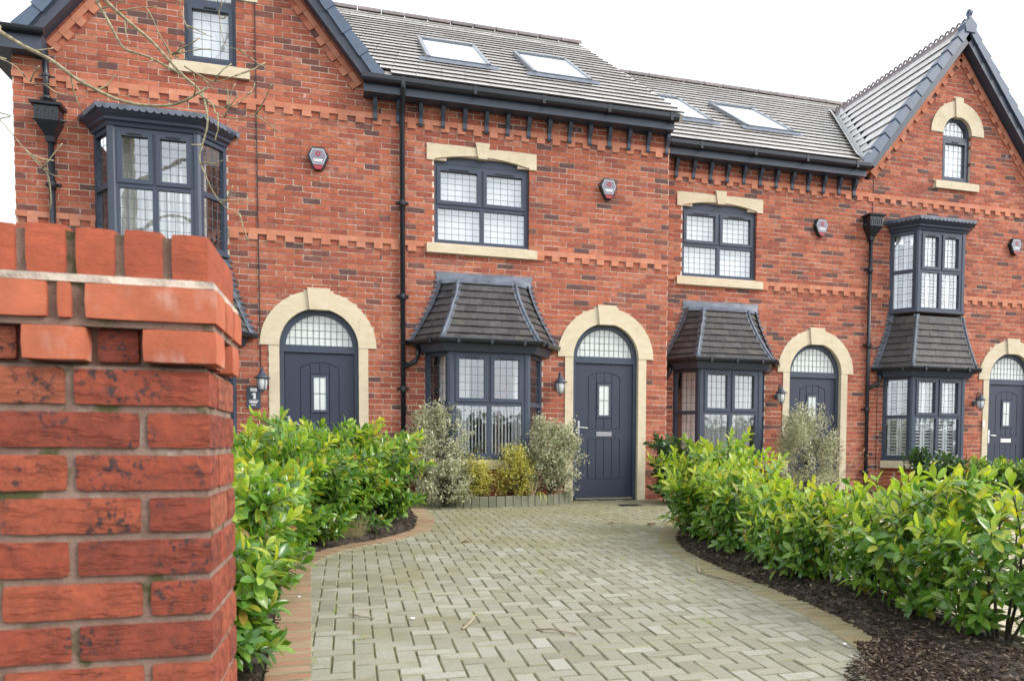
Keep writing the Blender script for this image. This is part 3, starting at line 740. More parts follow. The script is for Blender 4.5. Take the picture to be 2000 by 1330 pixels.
def shell(house, x0, x1, y, zo, depth, ztop, sideL=True, sideR=True):
    bm = nb(); t = 0.1
    box(bm, x0, x0+t, y+0.101, y+depth, zo-0.3, ztop); box(bm, x1-t, x1, y+0.101, y+depth, zo-0.3, ztop)
    box(bm, x0+t, x1-t, y+depth-t, y+depth, zo-0.3, ztop)
    o = obj('side_wall', bm, 'sidebrick', house)
    bm = nb(); box(bm, x0+t, x1-t, y+0.10, y+depth-t, zo+2.70, zo+2.95); box(bm, x0+t, x1-t, y+0.10, y+depth-t, zo-0.2, zo+0.02)
    box(bm, x0+t, x1-t, y+3.2, y+3.3, zo+0.021, zo+2.69); box(bm, x0+t, x1-t, y+3.2, y+3.3, zo+2.951, zo+5.3)
    obj('room', bm, 'room', house)
def sidebrick():
    m, t, b = newmat('side_wall_brick')
    tc = N(t, 'ShaderNodeNewGeometry'); mp = N(t, 'ShaderNodeMapping'); mp.inputs['Rotation'].default_value = (math.pi/2, 0, math.pi/2)
    sx = N(t, 'ShaderNodeSeparateXYZ'); cx = N(t, 'ShaderNodeCombineXYZ'); ad = N(t, 'ShaderNodeMath', operation='ADD')
    t.links.new(tc.outputs['Position'], sx.inputs[0]); t.links.new(sx.outputs['X'], ad.inputs[0]); t.links.new(sx.outputs['Y'], ad.inputs[1])
    t.links.new(ad.outputs[0], cx.inputs['X']); t.links.new(sx.outputs['Z'], cx.inputs['Y'])
    bt = N(t, 'ShaderNodeTexBrick'); bt.inputs['Scale'].default_value = 1.0; bt.inputs['Brick Width'].default_value = 0.225; bt.inputs['Row Height'].default_value = 0.075
    bt.inputs['Mortar Size'].default_value = 0.006; bt.inputs['Color1'].default_value = (0.44, 0.12, 0.05, 1); bt.inputs['Color2'].default_value = (0.27, 0.07, 0.04, 1); bt.inputs['Mortar'].default_value = (0.44, 0.33, 0.25, 1)
    t.links.new(cx.outputs[0], bt.inputs['Vector']); t.links.new(bt.outputs[0], b.inputs['Base Color']); b.inputs['Roughness'].default_value = 0.9
    bump(t, b, bt.outputs['Fac'], -0.5, 0.006); return m
M['sidebrick'] = sidebrick()
def corbel_mesh():
    bm = nb(); pts = [(0, 0), (-0.03, 0.0), (-0.045, 0.03), (-0.045, 0.10), (-0.06, 0.14), (-0.10, 0.19), (-0.12, 0.24), (-0.12, 0.30), (0, 0.30)]
    a = [bm.verts.new((-0.026, p, z)) for p, z in pts]; b = [bm.verts.new((0.026, p, z)) for p, z in pts]; n = len(a)
    bm.faces.new(a); bm.faces.new(b[::-1])
    for i in range(n): bm.faces.new((a[i], b[i], b[(i+1) % n], a[(i+1) % n]))
    box(bm, -0.032, 0.032, -0.065, 0.0, 0.262, 0.285)
    bmesh.ops.recalc_face_normals(bm, faces=bm.faces)
    me = bpy.data.meshes.new('eaves_bracket'); bm.to_mesh(me); bm.free(); me.materials.append(M['fascia']); return me
CORBEL = corbel_mesh()
def downpipe(house, x, y, z0, z1, clips, top='eave'):
    bm = nb(); yy = y-0.06
    if top == 'eave': pts = [(x, y-0.33, z1+0.22), (x, y-0.33, z1+0.08), (x, y-0.25, z1), (x, yy-0.06, z1-0.12), (x, yy, z1-0.22), (x, yy, z0)]
    else: pts = [(x, yy, z1), (x, yy, z0)]
    tube(bm, pts, 0.034, 12)
    for zc in clips: lathe(bm, [(0.041, zc-0.07), (0.041, zc+0.03)], (x, yy, 0), 12)
    p = obj('downpipe', bm, 'black', house, True)
    for zc in clips:
        bm = nb(); lathe(bm, [(0.046, zc-0.016), (0.046, zc+0.016)], (x, yy, 0), 12); box(bm, x-0.085, x+0.085, y-0.022, y-0.001, zc-0.014, zc+0.014)
        for s in (-1, 1): lathe(bm, [(0.012, zc-0.012), (0.012, zc+0.012)], (x+s*0.07, y-0.03, 0), 8)
        obj('pipe_clip', bm, 'black', p)
    return p
def hopper(house, x, y, z):
    bm = nb(); P = lambda hw, d, zz: [(x-hw, y-0.01, zz), (x+hw, y-0.01, zz), (x+hw, y-d, zz), (x-hw, y-d, zz)]
    lv = [P(0.045, 0.10, z-0.42), P(0.05, 0.11, z-0.36), P(0.12, 0.21, z-0.22), P(0.125, 0.22, z-0.20), P(0.125, 0.22, z-0.04), P(0.165, 0.255, z-0.03), P(0.17, 0.26, z+0.0)]
    R = [[bm.verts.new(p) for p in l] for l in lv]
    for k in range(len(R)-1):
        for i in range(4): bm.faces.new((R[k][i], R[k][(i+1) % 4], R[k+1][(i+1) % 4], R[k+1][i]))
    bm.faces.new(R[0]); bm.faces.new(R[-1][::-1])
    for i in range(3):                               # gothic arch ribs
        xc = x-0.078+0.078*i
        prism(bm, [(xc-0.026, z-0.18), (xc-0.016, z-0.18), (xc-0.016, z-0.11), (xc, z-0.085), (xc+0.016, z-0.11), (xc+0.016, z-0.18), (xc+0.026, z-0.18), (xc+0.026, z-0.105), (xc, z-0.065), (xc-0.026, z-0.105)], y-0.228, y-0.219)
    for s in (-1, 1):
        lathe(bm, [(0.03, -0.0), (0.012, 0.04), (0.006, 0.06)], (0, 0, 0), 8, Matrix.Translation((x+s*0.125, y-0.10, z-0.17)) @ Matrix.Rotation(s*math.pi/2, 4, 'Y'))
    return obj('rain_hopper', bm, 'black', house)
def eaves(house, xa, xb, y, zo, bx, endL=False, endR=False):
    """gutter, fascia, soffit and brackets along a front eave"""
    ez = 5.60+zo
    bm = nb(); box(bm, xa, xb, y-0.25, y-0.225, ez-0.165, ez+0.02); box(bm, xa, xb, y-0.226, y-0.001, ez-0.165, ez-0.150)
    f = obj('fascia', bm, 'fascia', house)
    bm = nb(); sweep(bm, [(xa-0.02, y-0.251), (xb+0.04, y-0.251)], [(0, ez+0.025), (0.005, ez-0.03), (0.02, ez-0.055), (0.055, ez-0.062), (0.09, ez-0.05), (0.105, ez-0.02), (0.107, ez+0.035), (0.098, ez+0.035), (0.095, ez-0.01), (0.06, ez-0.04), (0.012, ez-0.03), (0.009, ez+0.025)])
    g = obj('gutter', bm, 'black', house)
    x = xa+0.5
    while x < xb:
        bm = nb(); box(bm, x-0.022, x+0.022, y-0.364, y-0.2515, ez-0.07, ez+0.04); obj('gutter_clip', bm, 'black', g); x += 0.95
    for x in bx: inst('eaves_bracket', CORBEL, Matrix.Translation((x, y, ez-0.455)) @ Matrix.Diagonal((1, 1, 0.96, 1)), house)
def flat_house(name, xo, y, zo, x0, x1, label, first_bracket, nbr, skyl, ridge_z, verge_r, roof_x0, left_valley=False):
    house = thing(name, (xo-2.05, y, zo), label, 'house', 'terraced red brick houses')
    wc, bc, dc = xo-2.80, xo-2.77, xo-0.965
    def op(zc):
        cb, cm = door_cuts(dc, zo, zc); z = zc-zo
        if 3.60 < z < 4.71: cb.append((wc-0.666, wc+0.666)); cm.append((wc-0.67, wc+0.67))
        if 4.71 < z < 4.93: cb.append((wc-0.77, wc+0.77)); 
        if 4.71 < z < 4.80: cm.append((wc-0.5, wc+0.5))
        if 4.93 < z < 5.0: cb.append((wc-0.1, wc+0.1))
        if 3.45 < z < 3.59: cb.append((wc-0.77, wc+0.77))
        if 0.52 < z < 2.2: cb.append((bc-0.83, bc+0.83)); cm.append((bc-0.80, bc+0.80))
        return cb, cm
    wall_and_bricks(house, x0, x1, y, zo, -0.15+zo, 5.5+zo, op, score=lambda s: (Vector(s[:3])-Vector((CAM.x, CAM.y, 1.2))).length + (4 if s[2] < 0.85 or (s[2] < 2.2 and abs(s[0]-bc) < 1.0) else 0))
    shell(house, x0, x1, y, zo, 9.5, 5.5+zo)
    flat_window(house, wc-0.668, wc+0.668, 3.605+zo, 4.70+zo, y+0.06)
    lintel(house, wc, 4.715+zo, y); stone_sill(house, wc-0.775, wc+0.775, 3.455+zo, 3.585+zo, y)
    entrance(house, dc, y, zo)
    # ground floor bay
    bay_window(house, bc, 0.83, 0.54, y, 0.43, 0.635+zo, 2.07+zo, 1.37+zo)
    bm = nb(); sweep(bm, bay_plan(bc, 0.83, 0.54, y, 0.43), rectprof(-0.1, 0.06, 0.47+zo, 0.60+zo)); obj('stone_sill', bm, 'stone', house)
    plan = bay_plan(bc, 0.80, 0.52, y, 0.41); bm = nb(); br = []
    sweep(bm, plan, rectprof(-0.1, -0.007, -0.2+zo, 0.469+zo)); obj('bay_plinth', bm, 'mortar', house)
    for i in range(3):
        T, L = face_T(plan[i], plan[i+1])
        for r in range(-2, 6):
            x = 0.0 if r % 2 else -0.11
            while x < L:
                a, b = max(0, x), min(L, x+0.215)
                if b-a > 0.03: br.append((a, 0, r*COURSE+0.02+zo, b-a, 0.09, 0.065, T @ Matrix.Translation((a, 0, r*COURSE+0.022+zo))))
                x += 0.225
    emit_bricks(br, house, BRICK, 'plinth_brick', 300, lambda s: 0)
    bay_roof(house, bc, y, zo)
    # eaves and main roof
    eaves(house, x0-0.2 if xo < 1 else x0-0.05+0.3, x1-0.02 if xo < 1 else x1-0.26, y, zo, [first_bracket+0.3*i for i in range(nbr)])
    sl = 0.615; slope = Vector((0, math.cos(PITCH), math.sin(PITCH))); ux = Vector((1, 0, 0))
    xe = x1+verge_r
    O = Vector((roof_x0, y-0.30, EAVE_Z+zo+0.0)); Lr = (ridge_z-EAVE_Z-zo)/math.sin(PITCH)
    bm = nb(); a = [O, O+ux*(xe-roof_x0), O+ux*(xe-roof_x0)+slope*Lr, O+slope*Lr]; dn = Vector((0, 0.06, -0.10))
    R2 = O+slope*Lr; back = Vector((0, math.cos(PITCH), -math.sin(PITCH)))
    hexa(bm, [p+dn for p in a]+a)
    b2 = [R2+Vector((0, 0.002, 0)), R2+ux*(xe-roof_x0)+Vector((0, 0.002, 0))]; b3 = [b2[1]+back*Lr, b2[0]+back*Lr]
    hexa(bm, [p-Vector((0, 0.06, 0.10)) for p in b2+b3]+b2+b3)
    wa = None
    if verge_r > 1:                                 # cut by the neighbouring gable's valley
        bm.free(); bm = nb(); vx = lambda z: 5.90-max(0.0, (GTOP+ZB-z))/GS
        zr = ridge_z; lv = (GTOP+ZB-O.z)/math.sin(PITCH)
        L_ = [O, O+ux*(vx(O.z)-roof_x0), O+ux*(5.90-roof_x0)+slope*lv, O+ux*(8.1-roof_x0)+slope*(lv+0.02), O+ux*(8.1-roof_x0)+slope*Lr, O+slope*Lr]
        A_ = [bm.verts.new(p+dn) for p in L_]; B_ = [bm.verts.new(p) for p in L_]
        bm.faces.new(A_[::-1]); bm.faces.new(B_)
        for i in range(6): bm.faces.new((A_[i], A_[(i+1) % 6], B_[(i+1) % 6], B_[i]))
        b4 = [L_[5], L_[4]]; b5 = [b4[1]+back*Lr, b4[0]+back*Lr]; bm.faces.new([bm.verts.new(p-Vector((0, -0.002, 0.0))) for p in b4+b5])
        def wa(v):
            z = O.z+v*math.sin(PITCH); return (0.0, (vx(z)-0.10 if z < GTOP+ZB-0.1 else 8.1)-roof_x0)
        xe = 8.1
    if left_valley:                                 # cut by the left gable's valley
        bm.free(); bm = nb(); vl = lambda z: -6.25+max(0.0, (GTOP-z))/GS
        lv = (GTOP-O.z)/math.sin(PITCH)
        L_ = [O+ux*(vl(O.z)-roof_x0), O+ux*(xe-roof_x0), O+ux*(xe-roof_x0)+slope*Lr, O+slope*Lr, O+slope*lv]
        A_ = [bm.verts.new(p+dn) for p in L_]; B_ = [bm.verts.new(p) for p in L_]
        bm.faces.new(A_[::-1]); bm.faces.new(B_)
        for i in range(5): bm.faces.new((A_[i], A_[(i+1) % 5], B_[(i+1) % 5], B_[i]))
        b4 = [L_[3], L_[2]]; b5 = [b4[1]+back*Lr, b4[0]+back*Lr]; bm.faces.new([bm.verts.new(p-Vector((0, -0.002, 0.0))) for p in b4+b5])
        def wa(v):
            z = O.z+v*math.sin(PITCH); return ((vl(z)+0.10 if z < GTOP-0.1 else -6.2)-roof_x0, xe-roof_x0)
    roof = obj('roof', bm, 'rooftile', house)
    tile_roof(roof, O, ux, slope, xe-roof_x0, int(Lr/GAUGE), wa)
    for (u0, u1) in skyl:
        skylight(house, O, ux, slope, u0-roof_x0, u1-roof_x0, (1.04+0.301)/math.cos(PITCH)-0.0, (2.64+0.301)/math.cos(PITCH)+0.1)
    x = roof_x0
    while x < xe-0.05:
        e = min(x+0.445, xe); bm = nb(); pr = [(0.15*math.cos(math.pi*i/8), 0.115*math.sin(math.pi*i/8)) for i in range(9)]
        pr2 = [(p*0.86, q*0.86-0.002) for p, q in pr[::-1]]
        c = R2+Vector((0, 0, 0.005))
        A = [bm.verts.new((x+0.004, c.y+p, c.z+q-0.02)) for p, q in pr+pr2]; B = [bm.verts.new((e-0.006, c.y+p, c.z+q-0.02)) for p, q in pr+pr2]; n = len(A)
        for i in range(n): bm.faces.new((A[i], B[i], B[(i+1) % n], A[(i+1) % n]))
        bm.faces.new(A[::-1]); bm.faces.new(B)
        obj('ridge_tile', bm, 'ridge', roof, False); x += 0.45
    return house, dict(wc=wc, bc=bc, dc=dc, O=O, slope=slope, R=R2)
GS = 1.263; GTOP = 8.30
def gable_house(name, gx, y, zo, x0, x1, label, dc, bc, left_tiles):
    house = thing(name, (gx, y, zo), label, 'house', 'terraced red brick houses')
    wc = gx-0.02
    def op(zc):
        cb, cm = door_cuts(dc, zo, zc); z = zc-zo
        if 0.52 < z < 2.2: cb.append((bc-0.83, bc+0.83)); cm.append((bc-0.80, bc+0.80))
        if 3.17 < z < 4.62: cb.append((bc-0.75, bc+0.75)); cm.append((bc-0.72, bc+0.72))
        if 5.62 < z < 6.46: cb.append((wc-0.305, wc+0.305)); cm.append((wc-0.305, wc+0.305))
        if 6.46 < z < 7.03:
            h = math.sqrt(max(0, 0.57**2-(z-6.46)**2)); cb.append((wc-h+0.01, wc+h-0.01))
            if z < 6.85: h = math.sqrt(max(0, 0.4**2-(z-6.46)**2)); cm.append((wc-h, wc+h))
        if 6.93 < z < 7.09: cb.append((wc-0.085, wc+0.085))
        if 5.47 < z < 5.61: cb.append((wc-0.465, wc+0.465))
        return cb, cm
    wall_and_bricks(house, x0, x1, y, zo, -0.15+zo, 8.1+zo, op, gable=(gx, GTOP-0.13+zo, GS),
                    score=lambda s: (Vector(s[:3])-Vector((CAM.x+1.5, CAM.y, 3.5))).length + (9 if s[2] < 0.9 else 0) + (9 if s[0] < -6.2 and s[2] < 3.7 else 0))
    shell(house, x0, x1, y, zo, 9.5, 5.5+zo)
    # rake strip of smooth bricks, two courses with dentils
    ang = math.atan(GS); off = 0.38                 # vertical distance of strip top below the tile line
    for s in (-1, 1):
        T0 = Matrix.Translation((gx, y, GTOP-off+zo)) @ Matrix(((s, 0, 0, 0), (0, 1, 0, 0), (0, 0, 1, 0), (0, 0, 0, 1))) @ Matrix.Rotation(ang, 4, 'Y')
        Ls = 1.83/math.cos(ang); k = 0; x = 0.0
        u = 0.055
        while u < Ls:
            e = min(u+0.225, Ls)
            for a, b, z0, z1, mat in ((u, e-0.004, -0.072, 0.0, 'smooth'), (u+0.112 if k % 1 == 0 else u, e-0.004, -0.148, -0.074, 'smooth')):
                if b-a < 0.03: continue
                bm = nb(); box(bm, a, b, -0.024, 0.09, z0, z1, T0)
                if s < 0: bmesh.ops.reverse_faces(bm, faces=bm.faces)
                obj('rake_brick', bm, mat, house)
            bm = nb(); box(bm, u+0.006, u+0.106, -0.003, 0.09, -0.143, -0.078, T0)
            if s < 0: bmesh.ops.reverse_faces(bm, faces=bm.faces)
            obj('rake_recess_brick', bm, 'brick', house); u += 0.225; k += 1
        # brick strip between rake and bargeboard
        bm = nb(); u = 0.03
        while u < Ls+0.15:
            box(bm, u, u+0.215, -0.004, 0.09, 0.008, 0.085, T0); u += 0.225
        if s < 0: bmesh.ops.reverse_faces(bm, faces=bm.faces)
        o = obj('rake_edge_brickwork', bm, 'brick', house); o['kind'] = 'stuff'
        # bargeboard and soffit
        Tb = Matrix.Translation((gx, y, GTOP+zo)) @ Matrix(((s, 0, 0, 0), (0, 1, 0, 0), (0, 0, 1, 0), (0, 0, 0, 1))) @ Matrix.Rotation(ang, 4, 'Y')
        Lb = 2.02/math.cos(ang)
        bm = nb(); hexa(bm, [Tb @ Vector(p) for p in ((0.16, -0.20, -0.20), (Lb, -0.20, -0.20), (Lb, -0.178, -0.20), (0.16, -0.178, -0.20), (-0.02+0.11, -0.20, -0.07), (Lb, -0.20, -0.07), (Lb, -0.178, -0.07), (-0.02+0.11, -0.178, -0.07))])
        box(bm, 0.14, Lb, -0.177, -0.002, -0.20, -0.185, Tb)
        box(bm, 0.1, Lb, -0.206, -0.2005, -0.105, -0.07, Tb)
        bmesh.ops.recalc_face_normals(bm, faces=bm.faces)
        bb = obj('bargeboard', bm, 'fascia', house)
        # dry verge caps, lapped like tiles
        nv = 10; pv = Lb*1.02/nv
        for i in range(nv):
            a = i*pv+0.02; b = (i+1)*pv+0.035
            bm = nb()
            P8 = [(a, -0.236, -0.085), (b, -0.25, -0.10), (b, -0.10, -0.06), (a, -0.10, -0.06), (a, -0.236, 0.028), (b, -0.25, 0.05), (b, -0.06, 0.05), (a, -0.06, 0.028)]
            hexa(bm, [Tb @ Vector(p) for p in P8]); bmesh.ops.recalc_face_normals(bm, faces=bm.faces)
            obj('verge_cap', bm, 'vergecap', bb)
        # roof plane
        uy = (Tb @ Vector((0, 0, 0)))-(Tb @ Vector((Lb, 0, 0))); uy.normalize()
        eave = Tb @ Vector((Lb, 0, 0))
        bm = nb(); q = [Tb @ Vector(p) for p in ((0, -0.06, -0.06), (Lb, -0.06, -0.06), (Lb, 9.0, -0.06), (0, 9.0, -0.06), (0, -0.06, 0.0), (Lb, -0.06, 0.0), (Lb, 9.0, 0.0), (0, 9.0, 0.0))]
        hexa(bm, q); bmesh.ops.recalc_face_normals(bm, faces=bm.faces)
        roof = obj('roof', bm, 'rooftile', house)
        if s < 0 and left_tiles:
            # left slope: from the verge back to the valley with the neighbouring main roof
            ux = Vector((0, -1, 0)); yv = lambda v: (eave.z+uy.z*v-(EAVE_Z-0.02))/0.615-0.301+y
            O = Vector((eave.x, y-0.07, eave.z))
            un = uy.cross(Vector((0, 1, 0)))
            def wa(v):
                return (-(max(0.12, yv(v)-(y-0.07))-0.10), 0.0)
            tile_roof(roof, O, ux, uy, 0, int(Lb/GAUGE), wa)
            bm = nb(); n = 16; A = []
            for i in range(n+1):
                v = Lb*1.0*i/n; p = Vector((eave.x, 0, eave.z))+uy*v; p.y = yv(v)-0.0
                A.append([bm.verts.new(p+Vector(d)) for d in ((-0.20, -0.02, 0.13-0.03), (0, 0.04, 0.02), (0.02, -0.18, 0.09))])
            for i in range(n):
                for k in range(2): bm.faces.new((A[i][k], A[i][k+1], A[i+1][k+1], A[i+1][k]))
            obj('valley_lead', bm, 'valley', roof)
    # apex cap and finial, crested ridge
    bm = nb(); prism(bm, [(gx-0.10, GTOP+zo-0.16), (gx+0.10, GTOP+zo-0.16), (gx+0.13, GTOP+zo-0.02), (gx, GTOP+zo+0.10), (gx-0.13, GTOP+zo-0.02)], y-0.262, y-0.06); obj('apex_cap', bm, 'vergecap', house)
    bm = nb(); yf = y-0.20
    for i in range(12):
        a0, a1 = 6.28318*i/12, 6.28318*(i+1)/12; r0, r1 = 0.025, 0.062; zc = GTOP+zo+0.19
        q = [(yf+r1*math.cos(a0), zc+r1*math.sin(a0)), (yf+r1*math.cos(a1), zc+r1*math.sin(a1)), (yf+r0*math.cos(a1), zc+r0*math.sin(a1)), (yf+r0*math.cos(a0), zc+r0*math.sin(a0))]
        hexa(bm, [(gx-0.025, p, z) for p, z in q]+[(gx+0.025, p, z) for p, z in q])
    hexa(bm, [(gx-0.025, yf-0.05, GTOP+zo+0.05), (gx+0.025, yf-0.05, GTOP+zo+0.05), (gx+0.025, yf+0.05, GTOP+zo+0.05), (gx-0.025, yf+0.05, GTOP+zo+0.05), (gx-0.025, yf-0.03, GTOP+zo+0.14), (gx+0.025, yf-0.03, GTOP+zo+0.14), (gx+0.025, yf+0.03, GTOP+zo+0.14), (gx-0.025, yf+0.03, GTOP+zo+0.14)])
    bmesh.ops.recalc_face_normals(bm, faces=bm.faces); obj('finial', bm, 'vergecap', house)
    yy = y-0.15; k = 0
    rp = bpy.data.objects.new('ridge', None); 
    while yy < y+4.4:
        bm = nb(); h = GTOP+zo
        prismY = [(-0.13, -0.12), (0, 0.05), (0.13, -0.12), (0.11, -0.14), (0, 0.02), (-0.11, -0.14)]
        a = [bm.verts.new((gx+p, yy, h+z)) for p, z in prismY]; b = [bm.verts.new((gx+p, yy+0.294, h+z)) for p, z in prismY]; n = 6
        bm.faces.new(a[::-1]); bm.faces.new(b)
        for i in range(n): bm.faces.new((a[i], b[i], b[(i+1) % n], a[(i+1) % n]))
        for c in (yy+0.075, yy+0.22):                # two pierced loops per tile
            for i in range(10):
                a0, a1 = -0.3+3.74*i/10, -0.3+3.74*(i+1)/10; r0, r1 = 0.04, 0.068; zc = h+0.075
                q = [(c+r1*math.cos(a0), zc+r1*math.sin(a0)), (c+r1*math.cos(a1), zc+r1*math.sin(a1)), (c+r0*math.cos(a1), zc+r0*math.sin(a1)), (c+r0*math.cos(a0), zc+r0*math.sin(a0))]
                hexa(bm, [(gx-0.012, p, z) for p, z in q]+[(gx+0.012, p, z) for p, z in q])
        box(bm, gx-0.013, gx+0.013, yy+0.002, yy+0.29, h+0.03, h+0.062)
        bmesh.ops.recalc_face_normals(bm, faces=bm.faces); obj('ridge_tile', bm, 'ridge', house); yy += 0.30
    # eave returns at both feet of the gable
    for s in (-1, 1):
        xe = gx+s*2.2
        if s < 0 and not left_tiles or s > 0 and left_tiles:
            bm = nb(); a, b = sorted((xe+s*0.28, xe-s*0.38)); box(bm, a, b, y-0.2, y-0.001, 5.43+zo, 5.63+zo)
            box(bm, min(xe+s*0.28, xe), max(xe+s*0.28, xe), y+0.002, y+7, 5.43+zo, 5.6+zo); obj('fascia', bm, 'fascia', house)
            bm = nb(); c, dd = (xe-s*0.36, xe+s*0.34); plan = [(xe-0.42, y-0.2), (xe+0.40, y-0.2)] if s > 0 else [(xe-0.40, y-0.2), (xe+0.42, y-0.2)]
            sweep(bm, plan, halfround(0.0, 5.66+zo, 0.05)); obj('gutter', bm, 'black', house)
    # gable window, arched
    fr, ld, vt = nb(), nb(), nb(); yf = y+0.06; z0, zs = 5.625+zo, 6.46+zo; R = 0.302
    arch_ring(fr, wc, zs, R-0.055, R, yf, yf+0.06, 18)
    box(fr, wc-R, wc-R+0.055, yf, yf+0.06, z0, zs); box(fr, wc+R-0.055, wc+R, yf, yf+0.06, z0, zs)
    box(fr, wc-R+0.055, wc+R-0.055, yf+0.001, yf+0.06, z0, z0+0.055); box(fr, wc-R+0.055, wc+R-0.055, yf-0.001, yf+0.06, zs-0.14, zs-0.03)
    a, b = wc-R+0.04, wc+R-0.04
    for p in ((a, a+0.05, z0+0.04, zs-0.105), (b-0.05, b, z0+0.04, zs-0.105), (a+0.05, b-0.05, z0+0.04, z0+0.09), (a+0.05, b-0.05, zs-0.155, zs-0.105)): box(fr, p[0], p[1], yf-0.014, yf+0.04, p[2], p[3])
    box(vt, wc-0.07, wc+0.07, yf-0.028, yf-0.0145, zs-0.135, zs-0.122)
    box(fr, wc-R-0.004, wc+R+0.004, yf-0.03, yf+0.05, z0-0.012, z0+0.03)
    win = obj('gable_window', fr, 'frame', house)
    I = Matrix.Translation((0, yf, 0)); pn = [(I, a+0.05, b-0.05, z0+0.09, zs-0.155)]
    add_panes(pn, win); lead_grid(ld, a+0.05, b-0.05, z0+0.09, zs-0.155, 0.026, I, 4, 5); fan_leads(ld, wc, zs-0.03, R-0.056, yf+0.022, 0.085)
    bm = nb(); fan_pane(bm, wc, zs, R-0.045, zs-0.03, yf+0.034, yf+0.04); 
    obj('fanlight_pane', bm, 'glass', win); obj('lead_grid', ld, 'came', win); obj('trickle_vent', vt, 'black', win)
    bm = nb(); arch_ring(bm, wc, zs, R+0.002, 0.57, y-0.02, y+0.10, 22); ar = obj('stone_arch', bm, 'stone', house)
    bm = nb(); prism(bm, [(wc-0.06, zs+R-0.02), (wc+0.06, zs+R-0.02), (wc+0.088, zs+0.63), (wc-0.088, zs+0.63)], y-0.045, y+0.06); obj('keystone', bm, 'stone', ar)
    stone_sill(house, wc-0.465, wc+0.465, 5.47+zo, 5.605+zo, y)
    blind(wc-0.26, wc+0.26, 5.6+zo, 6.86+zo, y+0.16, 'added white blind in the arched gable window of the '+('left' if gx < 0 else 'right')+' end house')
    # bays
    bay_window(house, bc, 0.75, 0.48, y, 0.41, 3.215+zo, 4.58+zo, 3.90+zo)
    bay_cornice(house, bc, y, zo, 0.75, 0.48, 0.41, 4.585+zo)
    bay_roof(house, bc, y, zo, upper=True)
    bay_window(house, bc, 0.83, 0.54, y, 0.43, 0.635+zo, 2.07+zo, 1.37+zo)
    bm = nb(); sweep(bm, bay_plan(bc, 0.83, 0.54, y, 0.43), rectprof(-0.1, 0.06, 0.47+zo, 0.60+zo)); obj('stone_sill', bm, 'stone', house)
    bm = nb(); sweep(bm, bay_plan(bc, 0.80, 0.52, y, 0.41), rectprof(-0.1, 0, -0.2+zo, 0.469+zo)); obj('bay_plinth', bm, 'sidebrick', house)
    entrance(house, dc, y, zo)
    # hopper and pipe beside the bay
    hx = bc-1.19
    hopper(house, hx, y, 4.84+zo); downpipe(house, hx, y, -0.05+zo, 4.44+zo, [3.93+zo, 2.62+zo, 1.50+zo, 0.4+zo], top='none')
    bm = nb(); tube(bm, [(bc-0.95, y-0.08, 2.14+zo), (bc-0.95, y-0.08, 2.02+zo), (bc-0.98, y-0.075, 1.96+zo), (hx+0.02, y-0.065, 1.86+zo)], 0.032, 10); obj('gutter_outlet', bm, 'black', house, True)
    if not left_tiles:
        bm = nb(); tube(bm, [(hx-0.04, y-0.06, 5.5+zo), (hx-0.035, y-0.06, 4.83+zo)], 0.034, 12); pp = obj('downpipe', bm, 'black', house, True)
        for zc in (5.21, 4.95):
            bm = nb(); lathe(bm, [(0.045, zc-0.014), (0.045, zc+0.014)], (hx-0.037, y-0.06, 0), 12); box(bm, hx-0.12, hx+0.05, y-0.022, y-0.001, zc-0.013, zc+0.013); obj('pipe_clip', bm, 'black', pp)
    return house
M['valley'] = simple('valley_lead_pale', (0.42, 0.43, 0.43), 0.5, 0.25, 12)
# the four houses
flat_house('terraced_house', 0.0, 0.0, 0.0, -4.2, 0.0, 'red brick house with arched grey door reached by the mossy block paved drive', -4.25, 15, [(-3.48, -2.52), (-1.87, -0.92)], 9.2, 0.10, -6.2, True)
flat_house('terraced_house', 4.05, DB, ZB, 0.0, 4.1, 'set back brick house with lower roof, between the drive house and the right gable', 0.45, 12, [(0.58, 1.555), (2.19, 3.15)], 9.0, 1.6, 0.0)
gable_house('terraced_house', -6.25, 0.0, 0.0, -8.45, -4.2, 'gabled brick end house behind the brick pier, bare branches across it', -4.99, -6.85, False)
gable_house('terraced_house', 5.90, DB, ZB, 4.1, 8.1, 'right hand gabled brick house with small arched attic window and two storey bay', 7.24, 5.28, True)
hs = [o for o in bpy.data.objects if o.name.startswith('terraced_house')]
h2, h3, h1, h4 = hs[0], hs[1], hs[2], hs[3]
downpipe(h2, -3.90, 0.0, -0.05, 5.42, [4.09, 2.83, 1.57, 0.4])
bm = nb(); tube(bm, [(-3.70, -0.09, 2.15), (-3.70, -0.09, 2.02), (-3.73, -0.08, 1.95), (-3.89, -0.065, 1.86)], 0.032, 10); obj('gutter_outlet', bm, 'black', h2, True)
bm = nb(); tube(bm, [(0.36, DB-0.09, 2.12), (0.36, DB-0.09, 2.0), (0.30, DB-0.08, 1.9), (0.10, DB-0.065, 1.78)], 0.032, 10); obj('gutter_outlet', bm, 'black', h3, True)
bm = nb(); tube(bm, [(-5.72, -0.012, 1.62), (-5.73, -0.012, 3.2), (-5.735, -0.012, 4.7), (-5.74, -0.012, 6.9)], 0.006, 6); obj('cable', bm, 'black', h1)
bm = nb(); tube(bm, [(4.155, DB-0.008, 5.5), (4.15, DB-0.008, 4.9)], 0.005, 6); tube(bm, [(4.33, DB-0.008, 0.4), (4.33, DB-0.008, 2.0)], 0.004, 6); obj('cable', bm, 'black', h4)
